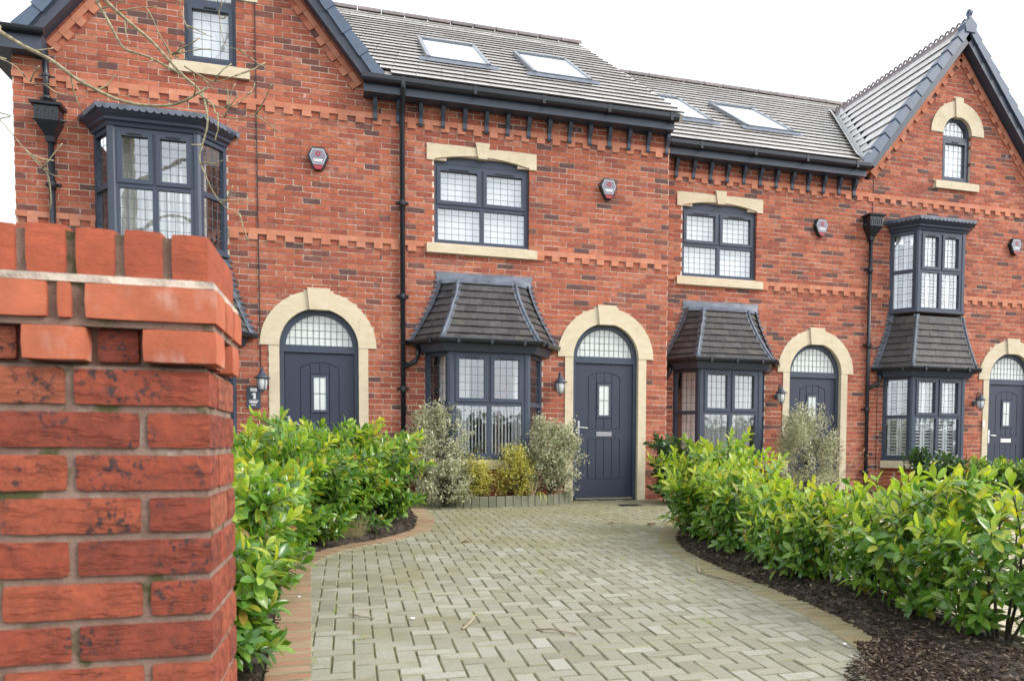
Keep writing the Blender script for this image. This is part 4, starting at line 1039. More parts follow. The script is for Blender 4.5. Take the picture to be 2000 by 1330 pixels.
# ------------------------------------------------------------------ window dressings
def win_dress(xc, y, z0, z1, tagtxt):
    blind(xc-0.62, xc+0.62, z0, z1, y+0.17, 'added pale blind lowered behind '+tagtxt)
win_dress(-2.80, 0.0, 3.62, 4.72, 'the upper window above the drive house bay')
win_dress(1.25, DB, 3.60, 4.70, 'the upper window of the set back house')
for i, (a, b, w, m, l) in enumerate(((-3.40, -2.98, 6, 'curtain', 'white voile curtain at the left side of the drive house bay'), (-2.36, -2.10, 4, 'curtain', 'white voile curtain at the right side of the drive house bay'), (-2.62, -2.44, 3, 'plum', 'plum curtain drawn back inside the drive house bay'))):
    curtain(a, b, 0.66, 2.06, 0.05+0.03*i, l, m, waves=w)
t = thing('slatted_screen', (-2.77, -0.25, 0.66), 'white upright slat screen in the lower panes of the drive house bay', 'window screen')
for k in range(22):
    bm = nb(); xa = -3.27+0.0465*k; box(bm, xa, xa+0.017, -0.27, -0.262, 0.66, 1.335); obj('slat', bm, 'shutter', t)
bm = nb(); box(bm, -3.28, -2.26, -0.261, -0.25, 0.67, 0.69); box(bm, -3.28, -2.26, -0.261, -0.25, 1.30, 1.32); obj('rail', bm, 'shutter', t)
curtain(0.62, 1.85, 0.64, 2.04, DB+0.02, 'white net curtain across the bay of the set back house', 'curtain', waves=22, amp=0.015)
curtain(-7.35, -6.35, 3.24, 4.55, 0.05, 'white net curtain in the upper bay behind the branches', 'curtain', waves=14)
shutters(bay_plan(5.28, 0.80-0.08, 0.52-0.05, DB, 0.34), 0.66+ZB, 2.04+ZB, 1.37+ZB, 'white louvred shutters in the lower bay of the right gabled house')
shutters(bay_plan(5.28, 0.72-0.08, 0.46-0.05, DB, 0.32), 3.24+ZB, 4.55+ZB, 3.90+ZB, 'white louvred shutters in the upper bay of the right gabled house')
# ------------------------------------------------------------------ fittings on the walls
def alarm(x, y, z, label):
    t = thing('alarm_box', (x, y, z), label, 'alarm box', 'alarm boxes on the house fronts')
    sh = lambda k, dz=0: [(x+p*k, z+q*k+dz) for p, q in ((-0.075, 0.145), (0.075, 0.145), (0.135, 0.03), (0.07, -0.125), (0.035, -0.15), (-0.035, -0.15), (-0.07, -0.125), (-0.135, 0.03))]
    bm = nb(); prism(bm, sh(1.0), y-0.055, y-0.001); prism(bm, sh(0.94), y-0.075, y-0.054); obj('housing', bm, 'black', t)
    hx = [(x+p, z+q) for p, q in ((-0.07, 0.118), (0.07, 0.118), (0.108, 0.025), (0.062, -0.085), (-0.062, -0.085), (-0.108, 0.025))]
    bm = nb(); prism(bm, hx, y-0.083, y-0.074); obj('face_plate', bm, 'alarmface', t)
    bm = nb(); prism(bm, [(x+(p-x)*0.88, z+0.012+(q-z-0.012)*0.86) for p, q in hx], y-0.0855, y-0.0825); obj('panel', bm, 'alarmpanel', t)
    bm = nb(); 
    for i in range(12):
        a0, a1 = 6.28318*i/12, 6.28318*(i+1)/12
        q = [(x+0.034*math.cos(a0), z+0.05+0.034*math.sin(a0)), (x+0.034*math.cos(a1), z+0.05+0.034*math.sin(a1)), (x+0.015*math.cos(a1), z+0.05+0.015*math.sin(a1)), (x+0.015*math.cos(a0), z+0.05+0.015*math.sin(a0))]
        prism(bm, q, y-0.088, y-0.085)
    obj('emblem', bm, 'red', t)
    bm = nb(); box(bm, x-0.06, x+0.06, y-0.0875, y-0.085, z-0.030, z-0.018); box(bm, x-0.05, x+0.05, y-0.0875, y-0.085, z-0.050, z-0.040); obj('print', bm, 'white', t)
    bm = nb(); prism(bm, [(x+p, z+q) for p, q in ((-0.064, -0.096), (0.064, -0.096), (0.034, -0.147), (-0.034, -0.147))], y-0.084, y-0.07); obj('strobe', bm, 'red', t)
alarm(-4.98, 0, 4.56, 'dark alarm box on the gable wall left of the long downpipe')
alarm(-0.965, 0, 4.555, 'dark alarm box above the arched door at the end of the drive')
alarm(3.11, DB, 4.55, 'dark alarm box on the set back house, above its door')
alarm(7.20, DB, 4.54, 'alarm box at the right edge, on the right gabled house')
def wall_lamp(x, y, z, label):
    t = thing('wall_lamp', (x, y, z), label, 'wall lamp', 'lantern lamps beside the doors'); c = (x, y-0.16, z)
    bm = nb(); lathe(bm, [(0.045, 0), (0.05, 0.012), (0.03, 0.022)], (0, 0, 0), 12, Matrix.Translation((x, y-0.001, z)) @ Matrix.Rotation(math.pi/2, 4, 'X')); obj('wall_plate', bm, 'fascia', t)
    bm = nb(); tube(bm, [(x, y-0.02, z), (x, y-0.05, z+0.05), (x, y-0.065, z+0.14), (x, y-0.10, z+0.195), (x, y-0.145, z+0.19), (x, y-0.16, z+0.15), (x, y-0.16, z+0.12)], 0.009, 8); obj('swan_neck', bm, 'fascia', t, True)
    bm = nb(); lathe(bm, [(0.10, 0.048), (0.102, 0.055), (0.06, 0.088), (0.04, 0.105), (0.03, 0.13), (0.012, 0.15)], c, 16); obj('shade', bm, 'fascia', t, True)
    bm = nb(); lathe(bm, [(0.025, -0.105), (0.05, -0.09), (0.06, -0.03), (0.062, 0.03), (0.055, 0.05)], c, 14); obj('glass_jar', bm, 'lampglass', t, True)
    bm = nb()
    for k in range(5):
        a = 6.28318*k/5+0.3; tube(bm, [(c[0]+0.068*math.cos(a), c[1]+0.068*math.sin(a), z+0.05), (c[0]+0.07*math.cos(a), c[1]+0.07*math.sin(a), z-0.03), (c[0]+0.055*math.cos(a), c[1]+0.055*math.sin(a), z-0.10), (c[0], c[1], z-0.125)], 0.004, 5)
    lathe(bm, [(0.012, -0.15), (0.016, -0.13), (0.006, -0.115)], c, 8); obj('cage', bm, 'fascia', t)
wall_lamp(-5.69, 0, 1.60, 'dark lantern above the number plaque beside the left arched door')
wall_lamp(-1.70, 0, 1.66, 'dark swan neck lantern between the front bay and the door on the drive')
wall_lamp(2.34, DB, 1.66, 'dark lantern left of the set back house door')
wall_lamp(6.42, DB, 1.64, 'dark lantern beside the door at the right edge')
t = thing('house_number_plaque', (-5.81, 0, 1.26), 'dark slate plaque with white number 1 beside the left door', 'plaque')
bm = nb(); box(bm, -5.895, -5.725, -0.016, -0.001, 1.26, 1.545); obj('slate', bm, 'fascia', t)
bm = nb(); prism(bm, [(-5.815, 1.385), (-5.785, 1.385), (-5.785, 1.465), (-5.81, 1.465), (-5.835, 1.447), (-5.835, 1.432), (-5.815, 1.44)], -0.019, -0.0155); obj('numeral', bm, 'white', t)
bm = nb(); box(bm, -5.868, -5.752, -0.0185, -0.0155, 1.357, 1.366); box(bm, -5.862, -5.768, -0.0185, -0.0155, 1.332, 1.348); box(bm, -5.845, -5.785, -0.0185, -0.0155, 1.30, 1.311); box(bm, -5.85, -5.77, -0.0185, -0.0155, 1.483, 1.525); obj('print', bm, 'white', t)
bm = nb(); box(bm, 6.60, 6.64, DB-0.035, DB-0.021, 1.20, 1.32); tag(obj('doorbell', bm, 'white'), 'small white doorbell on the stone jamb at the right edge', 'doorbell')
# ------------------------------------------------------------------ ground
GSL = 0.03
def gz(y): return GSL*min(0.0, y)
bm = nb()
ys = [-400, -14, 0.0, 400]; zs = [gz(-14)-0.07, gz(-14)-0.07, -0.07, -0.07]
V = [[bm.verts.new((x, yy, zz)) for x in (-400, 400)] for yy, zz in zip(ys, zs)]
for i in range(3): bm.faces.new((V[i][0], V[i][1], V[i+1][1], V[i+1][0]))
tag(obj('ground', bm, 'ground'), kind='structure')
def catmull(P, step=0.1):
    P = [Vector((*p, 0)) for p in P]; Q = []
    for i in range(len(P)-1):
        p0, p1, p2, p3 = P[max(0, i-1)], P[i], P[i+1], P[min(len(P)-1, i+2)]; n = max(1, int((p2-p1).length/0.02))
        for k in range(n):
            u = k/n; Q.append(0.5*((2*p1)+(p2-p0)*u+(2*p0-5*p1+4*p2-p3)*u*u+(3*p1-p0-3*p2+p3)*u**3))
    Q.append(P[-1]); R = [Q[0]]; acc = 0
    for a, b in zip(Q[:-1], Q[1:]):
        acc += (b-a).length
        if acc >= step: R.append(b); acc = 0
    return R
LB = catmull([(-4.86, -9.9), (-4.87, -8.9), (-4.88, -8), (-4.97, -5.8), (-4.99, -4.95), (-4.86, -4.46), (-4.60, -4.02), (-4.33, -3.74), (-4.04, -3.3), (-3.88, -2.9), (-3.80, -2.3), (-3.77, -1.6), (-3.79, -0.55)])
RB = catmull([(-0.72, -2.55), (-0.95, -2.8), (-1.22, -3.38), (-1.48, -3.9), (-1.66, -4.38), (-1.77, -4.85), (-1.82, -5.3), (-1.84, -5.75), (-1.84, -6.3), (-1.84, -7), (-1.87, -7.5), (-1.95, -8.0), (-2.05, -8.5), (-2.15, -9.9)])
PL = catmull([(-3.80, -0.02), (-3.78, -0.32), (-3.64, -0.50), (-3.27, -0.75), (-2.87, -0.82), (-2.50, -0.80), (-2.05, -0.66), (-1.62, -0.36), (-1.58, -0.02)])
def inside(poly, x, y):
    c = False; n = len(poly)
    for i in range(n):
        a, b = poly[i], poly[i-1]
        if (a.y > y) != (b.y > y) and x < (b.x-a.x)*(y-a.y)/(b.y-a.y)+a.x: c = not c
    return c
drive_poly = LB+[Vector((-3.8, -0.02, 0)), Vector((-0.12, -0.02, 0)), Vector((-0.12, -1.4, 0)), Vector((-0.4, -2.15, 0))]+RB
bm = nb(); f = bm.faces.new([bm.verts.new((p.x, p.y, gz(p.y)-0.012)) for p in drive_poly]); bmesh.ops.triangulate(bm, faces=[f])
drive = tag(obj('driveway', bm, 'joint'), kind='structure')
def paver_mesh(name, mat, lx, ly, n=5):
    L = []
    for k in range(n):
        bm = nb(); c = 0.006; h = 0.05
        lo = [(-lx/2, -ly/2), (lx/2, -ly/2), (lx/2, ly/2), (-lx/2, ly/2)]; tilt = [rnd.uniform(-0.0022, 0.0022) for _ in range(4)]
        A = [bm.verts.new((x, y, -h)) for x, y in lo]; B = [bm.verts.new((x, y, -c)) for x, y in lo]
        D = [bm.verts.new((x-math.copysign(c, x), y-math.copysign(c, y), 0.0+tl)) for (x, y), tl in zip(lo, tilt)]
        for P, Q in ((A, B), (B, D)):
            for i in range(4): bm.faces.new((P[i], P[(i+1) % 4], Q[(i+1) % 4], Q[i]))
        bm.faces.new(D)
        me = bpy.data.meshes.new(name); bm.to_mesh(me); bm.free(); me.materials.append(M[mat]); me.materials.append(M['arris'])
        for q in me.polygons: q.material_index = 0 if q.index == 8 else 1
        L.append(me)
    return L
PV = paver_mesh('paver', 'paver', 0.196, 0.096, 6)
def herring(x0, x1, y0, y1, ok):
    out = []; n0, n1 = int(math.floor(x0/0.1)), int(math.ceil(x1/0.1)); m0, m1 = int(math.floor(y0/0.1)), int(math.ceil(y1/0.1))
    for i in range(n0, n1):
        for j in range(m0, m1):
            r = (i+j) % 4
            if r == 0: c = (i*0.1+0.1, j*0.1+0.05, 0)
            elif r == 2: c = (i*0.1+0.05, j*0.1+0.1, 1)
            else: continue
            if ok(c[0], c[1]): out.append(c)
    return out
planter_poly = PL
def drive_ok(x, y): return y > -9.6 and y < -0.05 and inside(drive_poly, x, y) and not inside(planter_poly, x, y)
pts = herring(-5.2, 0, -9.7, 0, drive_ok)
def mtx_on_ground(x, y, rot, dz=0.0):
    T = Matrix.Translation((x, y, gz(y)+dz)) @ Matrix.Rotation(math.atan(GSL) if y < 0 else 0, 4, 'X') @ Matrix.Rotation(rot, 4, 'Z'); return T
def lay(parent, name, meshes, items, nobj, key, stuffname, mat):
    items = sorted(items, key=key)
    for x, y, rot, dz in items[:nobj]: inst(name, rnd.choice(meshes), mtx_on_ground(x, y, rot, dz), parent)
    if items[nobj:]:
        bm = nb()
        for x, y, rot, dz in items[nobj:]:
            k = len(bm.verts); bm.from_mesh(rnd.choice(meshes)); bm.verts.ensure_lookup_table()
            T = mtx_on_ground(x, y, rot, dz)
            for v in bm.verts[k:]: v.co = T @ v.co
        o = obj(stuffname, bm, mat, parent); o['kind'] = 'stuff'; o.data.materials.append(M['arris'])
def near(it):
    d = math.hypot(it[0]-CAM.x, it[1]-CAM.y)
    return d if it[1] > -8.2 else 50+d
lay(drive, 'paver', PV, [(x, y, (math.pi/2 if v else 0)+rnd.uniform(-0.008, 0.008), rnd.uniform(-0.0025, 0.002)) for x, y, v in pts], 300, near, 'paving', 'paver')
def border(curve, mat, dz):
    items = []
    for a, b in zip(curve[:-1], curve[1:]):
        d = b-a; items.append((a.x, a.y, math.atan2(d.y, d.x)+math.pi/2+rnd.uniform(-0.015, 0.015), dz+rnd.uniform(-0.002, 0.002)))
    return items
BP = paver_mesh('border_paver', 'redpaver', 0.205, 0.098, 4); BP2 = paver_mesh('border_paver', 'mosspaver', 0.205, 0.098, 4)
lay(drive, 'border_paver', BP, border(LB, 'redpaver', 0.006), 300, near, 'border_paving', 'redpaver')
lay(drive, 'border_paver', BP2, border(RB, 'mosspaver', 0.006), 300, near, 'border_paving', 'mosspaver')
# drain grate by the door
bm = nb(); box(bm, -1.02, -0.70, -0.95, -0.75, gz(-0.85)-0.03, gz(-0.85)+0.006)
for k in range(7): box(bm, -1.0+0.042*k, -0.985+0.042*k, -0.93, -0.77, gz(-0.85)+0.0062, gz(-0.85)+0.011)
obj('drain_cover', bm, 'black', drive)
# neighbouring drives, seen through the shrubs
def side_drive(name, poly, mat):
    bm = nb(); f = bm.faces.new([bm.verts.new((x, y, gz(y)-0.045)) for x, y in poly]); bmesh.ops.triangulate(bm, faces=[f])
    d = tag(obj(name, bm, 'joint'), kind='structure')
    P = [Vector((*p, 0)) for p in poly]; xs = [p[0] for p in poly]; ys_ = [p[1] for p in poly]
    ms = paver_mesh('paver', mat, 0.196, 0.096, 2)
    it = [(x, y, math.pi/2 if v else 0, -0.033) for x, y, v in herring(min(xs), max(xs), min(ys_), max(ys_), lambda x, y: inside(P, x, y))]
    lay(d, 'paver', ms, it, 0, near, 'paving', mat)
side_drive('neighbouring_driveway', [(-0.95, -9.2), (3.9, -9.2), (3.9, 0.8), (0.02, 0.8), (0.02, -0.6), (-0.3, -2.0), (-0.7, -3.2)], 'tanpaver')
# soil beds: strips along the borders
def bed(curve, side, width, name):
    bm = nb(); rows = []
    n = len(curve); m = 10
    for i, p in enumerate(curve):
        d = (curve[min(n-1, i+1)]-curve[max(0, i-1)]).normalized(); no = Vector((-d.y, d.x, 0))*side; r = []
        for k in range(m+1):
            q = p+no*(0.095+width(i/n)*k/m); h = 0.05*math.sin(math.pi*min(1, k/m))+0.02*noise.noise(q*6)+0.012*noise.noise(q*20)
            if k == 0: h = -0.004
            r.append(bm.verts.new((q.x, q.y, gz(q.y)+h-0.006)))
        rows.append(r)
    for i in range(n-1):
        for k in range(m):
            vs = (rows[i][k], rows[i+1][k], rows[i+1][k+1], rows[i][k+1]); bm.faces.new(vs if side < 0 else vs[::-1])
    bmesh.ops.recalc_face_normals(bm, faces=bm.faces)
    if sum(f.normal.z for f in bm.faces) < 0: bmesh.ops.reverse_faces(bm, faces=bm.faces)
    return tag(obj(name, bm, 'soil', None, True), kind='structure')
bed(LB, 1, lambda u: 0.75, 'flower_bed'); bed(RB, 1, lambda u: 0.5+0.35*u, 'flower_bed')
def chips(spots, name, label, size=(0.008, 0.032)):
    bm = nb()
    for x, y, z in spots:
        l = rnd.uniform(*size); w = l*rnd.uniform(0.2, 0.45); h = l*rnd.uniform(0.08, 0.25)
        T = Matrix.Translation((x, y, z)) @ Matrix.Rotation(rnd.uniform(0, 6.28), 4, 'Z') @ Matrix.Rotation(rnd.uniform(-0.6, 0.6), 4, 'X') @ Matrix.Rotation(rnd.uniform(-0.5, 0.5), 4, 'Y')
        box(bm, -l/2, l/2, -w/2, w/2, 0, h, T)
    return tag(obj(name, bm, 'chip'), label, 'mulch', None, 'stuff')
def along(curve, side, n, w0, w1, ymin=-9):
    S_ = []; c = [p for p in curve if p.y > ymin]
    for _ in range(n):
        i = rnd.randrange(1, len(c)-1); d = (c[i+1]-c[i-1]).normalized(); no = Vector((-d.y, d.x, 0))*side
        u = rnd.uniform(0, 1); q = c[i]+no*(w0+(w1-w0)*u)+d*rnd.uniform(-0.05, 0.05)
        S_.append((q.x, q.y, gz(q.y)+0.045*math.sin(math.pi*min(1, (max(0, w0+(w1-w0)*u-0.1))/0.75))+0.006))
    return S_
chips(along(LB, 1, 3500, 0.08, 0.6), 'bark_mulch', 'dark bark chips in the left planting bed')
sp = along(RB, 1, 9500, 0.08, 0.7)
for _ in range(6500):                                # mulch spilled over the drive corner
    u = rnd.random(); y = -8.05-rnd.random()**0.8*1.2; xl = -2.12+(y+8.1)*0.62+0.05*math.sin(y*9)+abs(rnd.gauss(0, 0.05))
    x = xl+(-1.3-xl)*u; sp.append((x, y, gz(y)+0.012+0.02*rnd.random()))
chips(sp, 'bark_mulch', 'dark bark mulch under the right laurel row, spilled at the corner of the drive')
# spilled soil skin under the mulch
bm = nb(); G = {}
for i in range(16):
    for j in range(14):
        y = -9.3+j*0.09; x = -2.06+(y+8.1)*0.62*(1-i/16)+i*0.06
        e = min(i, 15-i)/3; h = 0.012*min(1, e) - (0.02 if i == 0 or j == 13 else 0)
        G[i, j] = bm.verts.new((x+0.03*noise.noise(Vector((i*.9, j*.9, 0))), y+0.03*noise.noise(Vector((i*.7, j*.8, 3))), gz(y)+h+0.004+0.006*noise.noise(Vector((x*9, y*9, 0)))))
for i in range(15):
    for j in range(13): bm.faces.new((G[i, j], G[i+1, j], G[i+1, j+1], G[i, j+1]))
tag(obj('spilled_soil', bm, 'soil', None, True), 'dark soil spilled across the corner of the drive', 'soil', None, 'stuff')
# planter kerb
t = thing('planter_kerb', (-2.7, -0.5, 0), 'low curved kerb of upright grey setts round the bed below the bay', 'kerb')
for a, b in zip(PL[:-1], PL[1:]):
    d = b-a; bm = nb(); T = Matrix.Translation((a.x, a.y, gz(a.y))) @ Matrix.Rotation(math.atan2(d.y, d.x), 4, 'Z')
    h = 0.142+rnd.uniform(-0.004, 0.004); box(bm, 0.003, d.length-0.002, -0.03+rnd.uniform(-0.003, 0.003), 0.03, -0.05, h, T)
    bmesh.ops.bevel(bm, geom=bm.edges[:], offset=0.005, segments=1, affect='EDGES'); obj('sett', bm, 'kerb', t)
bm = nb(); f = bm.faces.new([bm.verts.new((p.x, p.y, 0.085)) for p in PL]); bmesh.ops.triangulate(bm, faces=[f]); tag(obj('planting_soil', bm, 'soil'), kind='structure')
# ------------------------------------------------------------------ garden pier in the foreground
PX, PY = -4.851, -10.205
t = thing('garden_wall', (-5.13, -10.05, -0.31), 'close red brick garden wall end with orange brick coping at the left edge', 'wall')
core = nb(); box(core, -6.0, PX-0.006, PY+0.006, PY+0.327-0.006, -0.36, 0.9455); box(core, -6.0, PX-0.02, PY+0.024, PY+0.30, 0.946, 1.0992); obj('mortar_core', core, 'piermortar', t)
core = nb(); box(core, -6.0, PX-0.004, PY+0.005, PY+0.322, 1.0996, 1.174); obj('coping_mortar', core, 'piermortar', t)
def rough_brick(x0, x1, y0, y1, z0, z1, mat, amp, name='brick', dens=0.012):
    bm = nb()
    nx, ny, nzz = [max(2, int(abs(d)/dens)) for d in (x1-x0, y1-y0, z1-z0)]
    nx, ny, nzz = min(nx, 18), min(ny, 14), min(nzz, 6)
    seed = Vector((rnd.uniform(0, 50), rnd.uniform(0, 50), rnd.uniform(0, 50)))
    def pt(u, v, w): return Vector((x0+(x1-x0)*u, y0+(y1-y0)*v, z0+(z1-z0)*w))
    cache = {}
    def vert(i, j, k):
        key = (i, j, k)
        if key in cache: return cache[key]
        p = pt(i/nx, j/ny, k/nzz); c = pt(0.5, 0.5, 0.5)
        ex = sum(1 for a, n in ((i, nx), (j, ny), (k, nzz)) if a in (0, n))
        dirv = Vector(((-1 if i == 0 else 1 if i == nx else 0), (-1 if j == 0 else 1 if j == ny else 0), (-1 if k == 0 else 1 if k == nzz else 0)))
        q = p*38+seed; h = noise.noise(q)*0.6+noise.noise(q*2.3)*0.35
        p = p+dirv*(h*amp*(0.6 if ex > 1 else 1)-(0.0012 if ex > 1 else 0)-(0.001 if ex > 2 else 0)); cache[key] = bm.verts.new(p); return cache[key]
    for i in range(nx):
        for k in range(nzz):
            bm.faces.new((vert(i, 0, k), vert(i+1, 0, k), vert(i+1, 0, k+1), vert(i, 0, k+1))); bm.faces.new((vert(i, ny, k), vert(i, ny, k+1), vert(i+1, ny, k+1), vert(i+1, ny, k)))
        for j in range(ny):
            bm.faces.new((vert(i, j, 0), vert(i, j+1, 0), vert(i+1, j+1, 0), vert(i+1, j, 0))); bm.faces.new((vert(i, j, nzz), vert(i+1, j, nzz), vert(i+1, j+1, nzz), vert(i, j+1, nzz)))
    for j in range(ny):
        for k in range(nzz):
            bm.faces.new((vert(0, j, k), vert(0, j, k+1), vert(0, j+1, k+1), vert(0, j+1, k))); bm.faces.new((vert(nx, j, k), vert(nx, j+1, k), vert(nx, j+1, k+1), vert(nx, j, k+1)))
    on = {v: sum(1 for a, n in zip(k, (nx, ny, nzz)) if a in (0, n)) for k, v in cache.items()}
    for e in bm.edges:
        if on[e.verts[0]] > 1 and on[e.verts[1]] > 1: e.smooth = False
    return obj(name, bm, mat, t, True)
ZC = 0.9315                                            # top of the regular courses
TH = 0.327
for r in range(18):
    z0 = ZC-(r+1)*COURSE+0.022; z1 = z0+0.063
    a = PX
    # front face bricks
    segs = []
    x = PX; first = 0.2125 if r % 2 == 1 else 0.102
    first = 0.215 if r % 2 == 0 else 0.102
    while x > -6.0:
        L = first if x == PX else 0.215; segs.append((max(-6.0, x-L), x)); x -= L+0.0125
    if z1 < -0.33: continue
    dep = 0.102 if r % 2 == 0 else 0.215
    for i, (xa, xb) in enumerate(segs):
        if i == 0: rough_brick(xa, xb, PY, PY+dep, z0, z1, 'pierbrick', 0.0028)
        elif xb > -5.45: rough_brick(xa, xb, PY, PY+0.102, z0, z1, 'pierbrick', 0.0028)
        else: rough_brick(xa, xb, PY, PY+0.102, z0, z1, 'pierbrick', 0.002, dens=0.05)
    # side face
    y = PY+dep+0.0125
    while y < PY+TH-0.02:
        e = min(y+0.215, PY+TH); rough_brick(PX-0.102, PX, y, e, z0, z1, 'pierbrick', 0.0024); y = e+0.0125
# dentil course
zd = ZC+0.072-0.0625+0.012
zd0, zd1 = 0.949, 1.012
segs = [(PX-0.104, PX+0.016, 1), (PX-0.18, PX-0.114, 0), (PX-0.286, PX-0.19, 1), (PX-0.372, PX-0.30, 0), (PX-0.48, PX-0.385, 1), (PX-0.6, PX-0.5, 0), (PX-0.7, PX-0.61, 1), (PX-0.83, PX-0.72, 0), (PX-0.94, PX-0.84, 1)]
for xa, xb, pr in segs: rough_brick(xa, xb, PY-(0.019 if pr else -0.010), PY+0.09, zd0+0.004, zd1, 'copingbrick' if pr else 'pierbrick', 0.0008 if pr else 0.0024, 'dentil_brick' if pr else 'brick', 0.03 if pr else 0.014)
for k, (ya, yb, pr) in enumerate(((0.09+0.012, 0.19, 0), (0.20, 0.30, 1), (0.31, 0.342, 0))): rough_brick(PX-0.10, PX+(0.016 if pr else -0.002), PY+ya, PY+yb, zd0+0.004, zd1, 'copingbrick' if pr else 'pierbrick', 0.001, 'dentil_brick' if pr else 'brick', 0.03)
# projecting plain course
x = PX+0.017
for L in (0.208, 0.022, 0.215, 0.215, 0.215, 0.215):
    rough_brick(x-L, x, PY-0.018, PY+0.10, 1.024, 1.086, 'copingbrick', 0.0007, 'course_brick', 0.03); x -= L+0.0135
    if L == 0.208: x -= 0.006
for ya, yb in ((0.1125, 0.216), (0.2285, 0.344)): rough_brick(PX-0.09, PX+0.017, PY+ya, PY+yb, 1.024, 1.086, 'copingbrick', 0.0007, 'course_brick', 0.03)
bm = nb(); box(bm, -6.0, PX+0.010, PY-0.010, PY+0.337, 1.0865, 1.0995); obj('mortar_bed', bm, 'limemortar', t)
bm = nb(); box(bm, -6.0, PX+0.009, PY-0.008, PY+0.335, 1.0125, 1.0245); obj('mortar_bed', bm, 'piermortar', t)
bm = nb(); box(bm, -6.0, PX+0.003, PY-0.004, PY+0.332, 1.0248, 1.0864); obj('mortar_joint', bm, 'piermortar', t)
# brick on edge coping
x = PX+0.002
while x > -5.98:
    rough_brick(x-0.0605, x, PY-0.004, PY+0.333, 1.0996, 1.178+rnd.uniform(0, 0.004)+0.003, 'soldier', 0.0009, 'coping_brick', 0.02); x -= 0.0605+0.0135
# ------------------------------------------------------------------ plants
def leaf_mesh(name, mat, L, Wd, fold=0.25, droop=0.18, rows=6):
    bm = nb(); R = []
    for i in range(rows+1):
        u = i/rows; w = Wd*0.5*(math.sin(math.pi*min(1, (u*0.97+0.02)**1.15))**0.7)*1.02
        if i == rows: w = 0.0008
        y = L*u; z = -droop*L*u*u
        R.append([bm.verts.new((-w, y, z+fold*w)), bm.verts.new((0, y, z)), bm.verts.new((w, y, z+fold*w))])
    for i in range(rows):
        for k in range(2): bm.faces.new((R[i][k], R[i][k+1], R[i+1][k+1], R[i+1][k]))
    me = bpy.data.meshes.new(name); bm.to_mesh(me); bm.free(); me.materials.append(M[mat])
    for p in me.polygons: p.use_smooth = True
    return me
LV = {m: [leaf_mesh('leaf', m, 0.122*k, 0.047*k*w, f, d) for k, w, f, d in ((1, 1, 0.3, 0.15), (0.9, 1.1, 0.2, 0.3), (1.1, 0.95, 0.35, 0.05), (0.8, 1.05, 0.25, 0.22))] for m in ('laurel', 'laurelyoung', 'laureldark')}
LVL = {m: [leaf_mesh('leaf', m, 0.122*k, 0.049*k, 0.3, 0.2, 4) for k in (1, 0.85)] for m in ('laurel', 'laurelyoung', 'laureldark')}
def frame_from(d, nrm):
    y = d.normalized(); z = (nrm-y*nrm.dot(y))
    if z.length < 1e-4: z = Vector((0, 0, 1)).cross(y)
    z.normalize(); x = y.cross(z)
    return Matrix(((x.x, y.x, z.x, 0), (x.y, y.y, z.y, 0), (x.z, y.z, z.z, 0), (0, 0, 0, 1)))
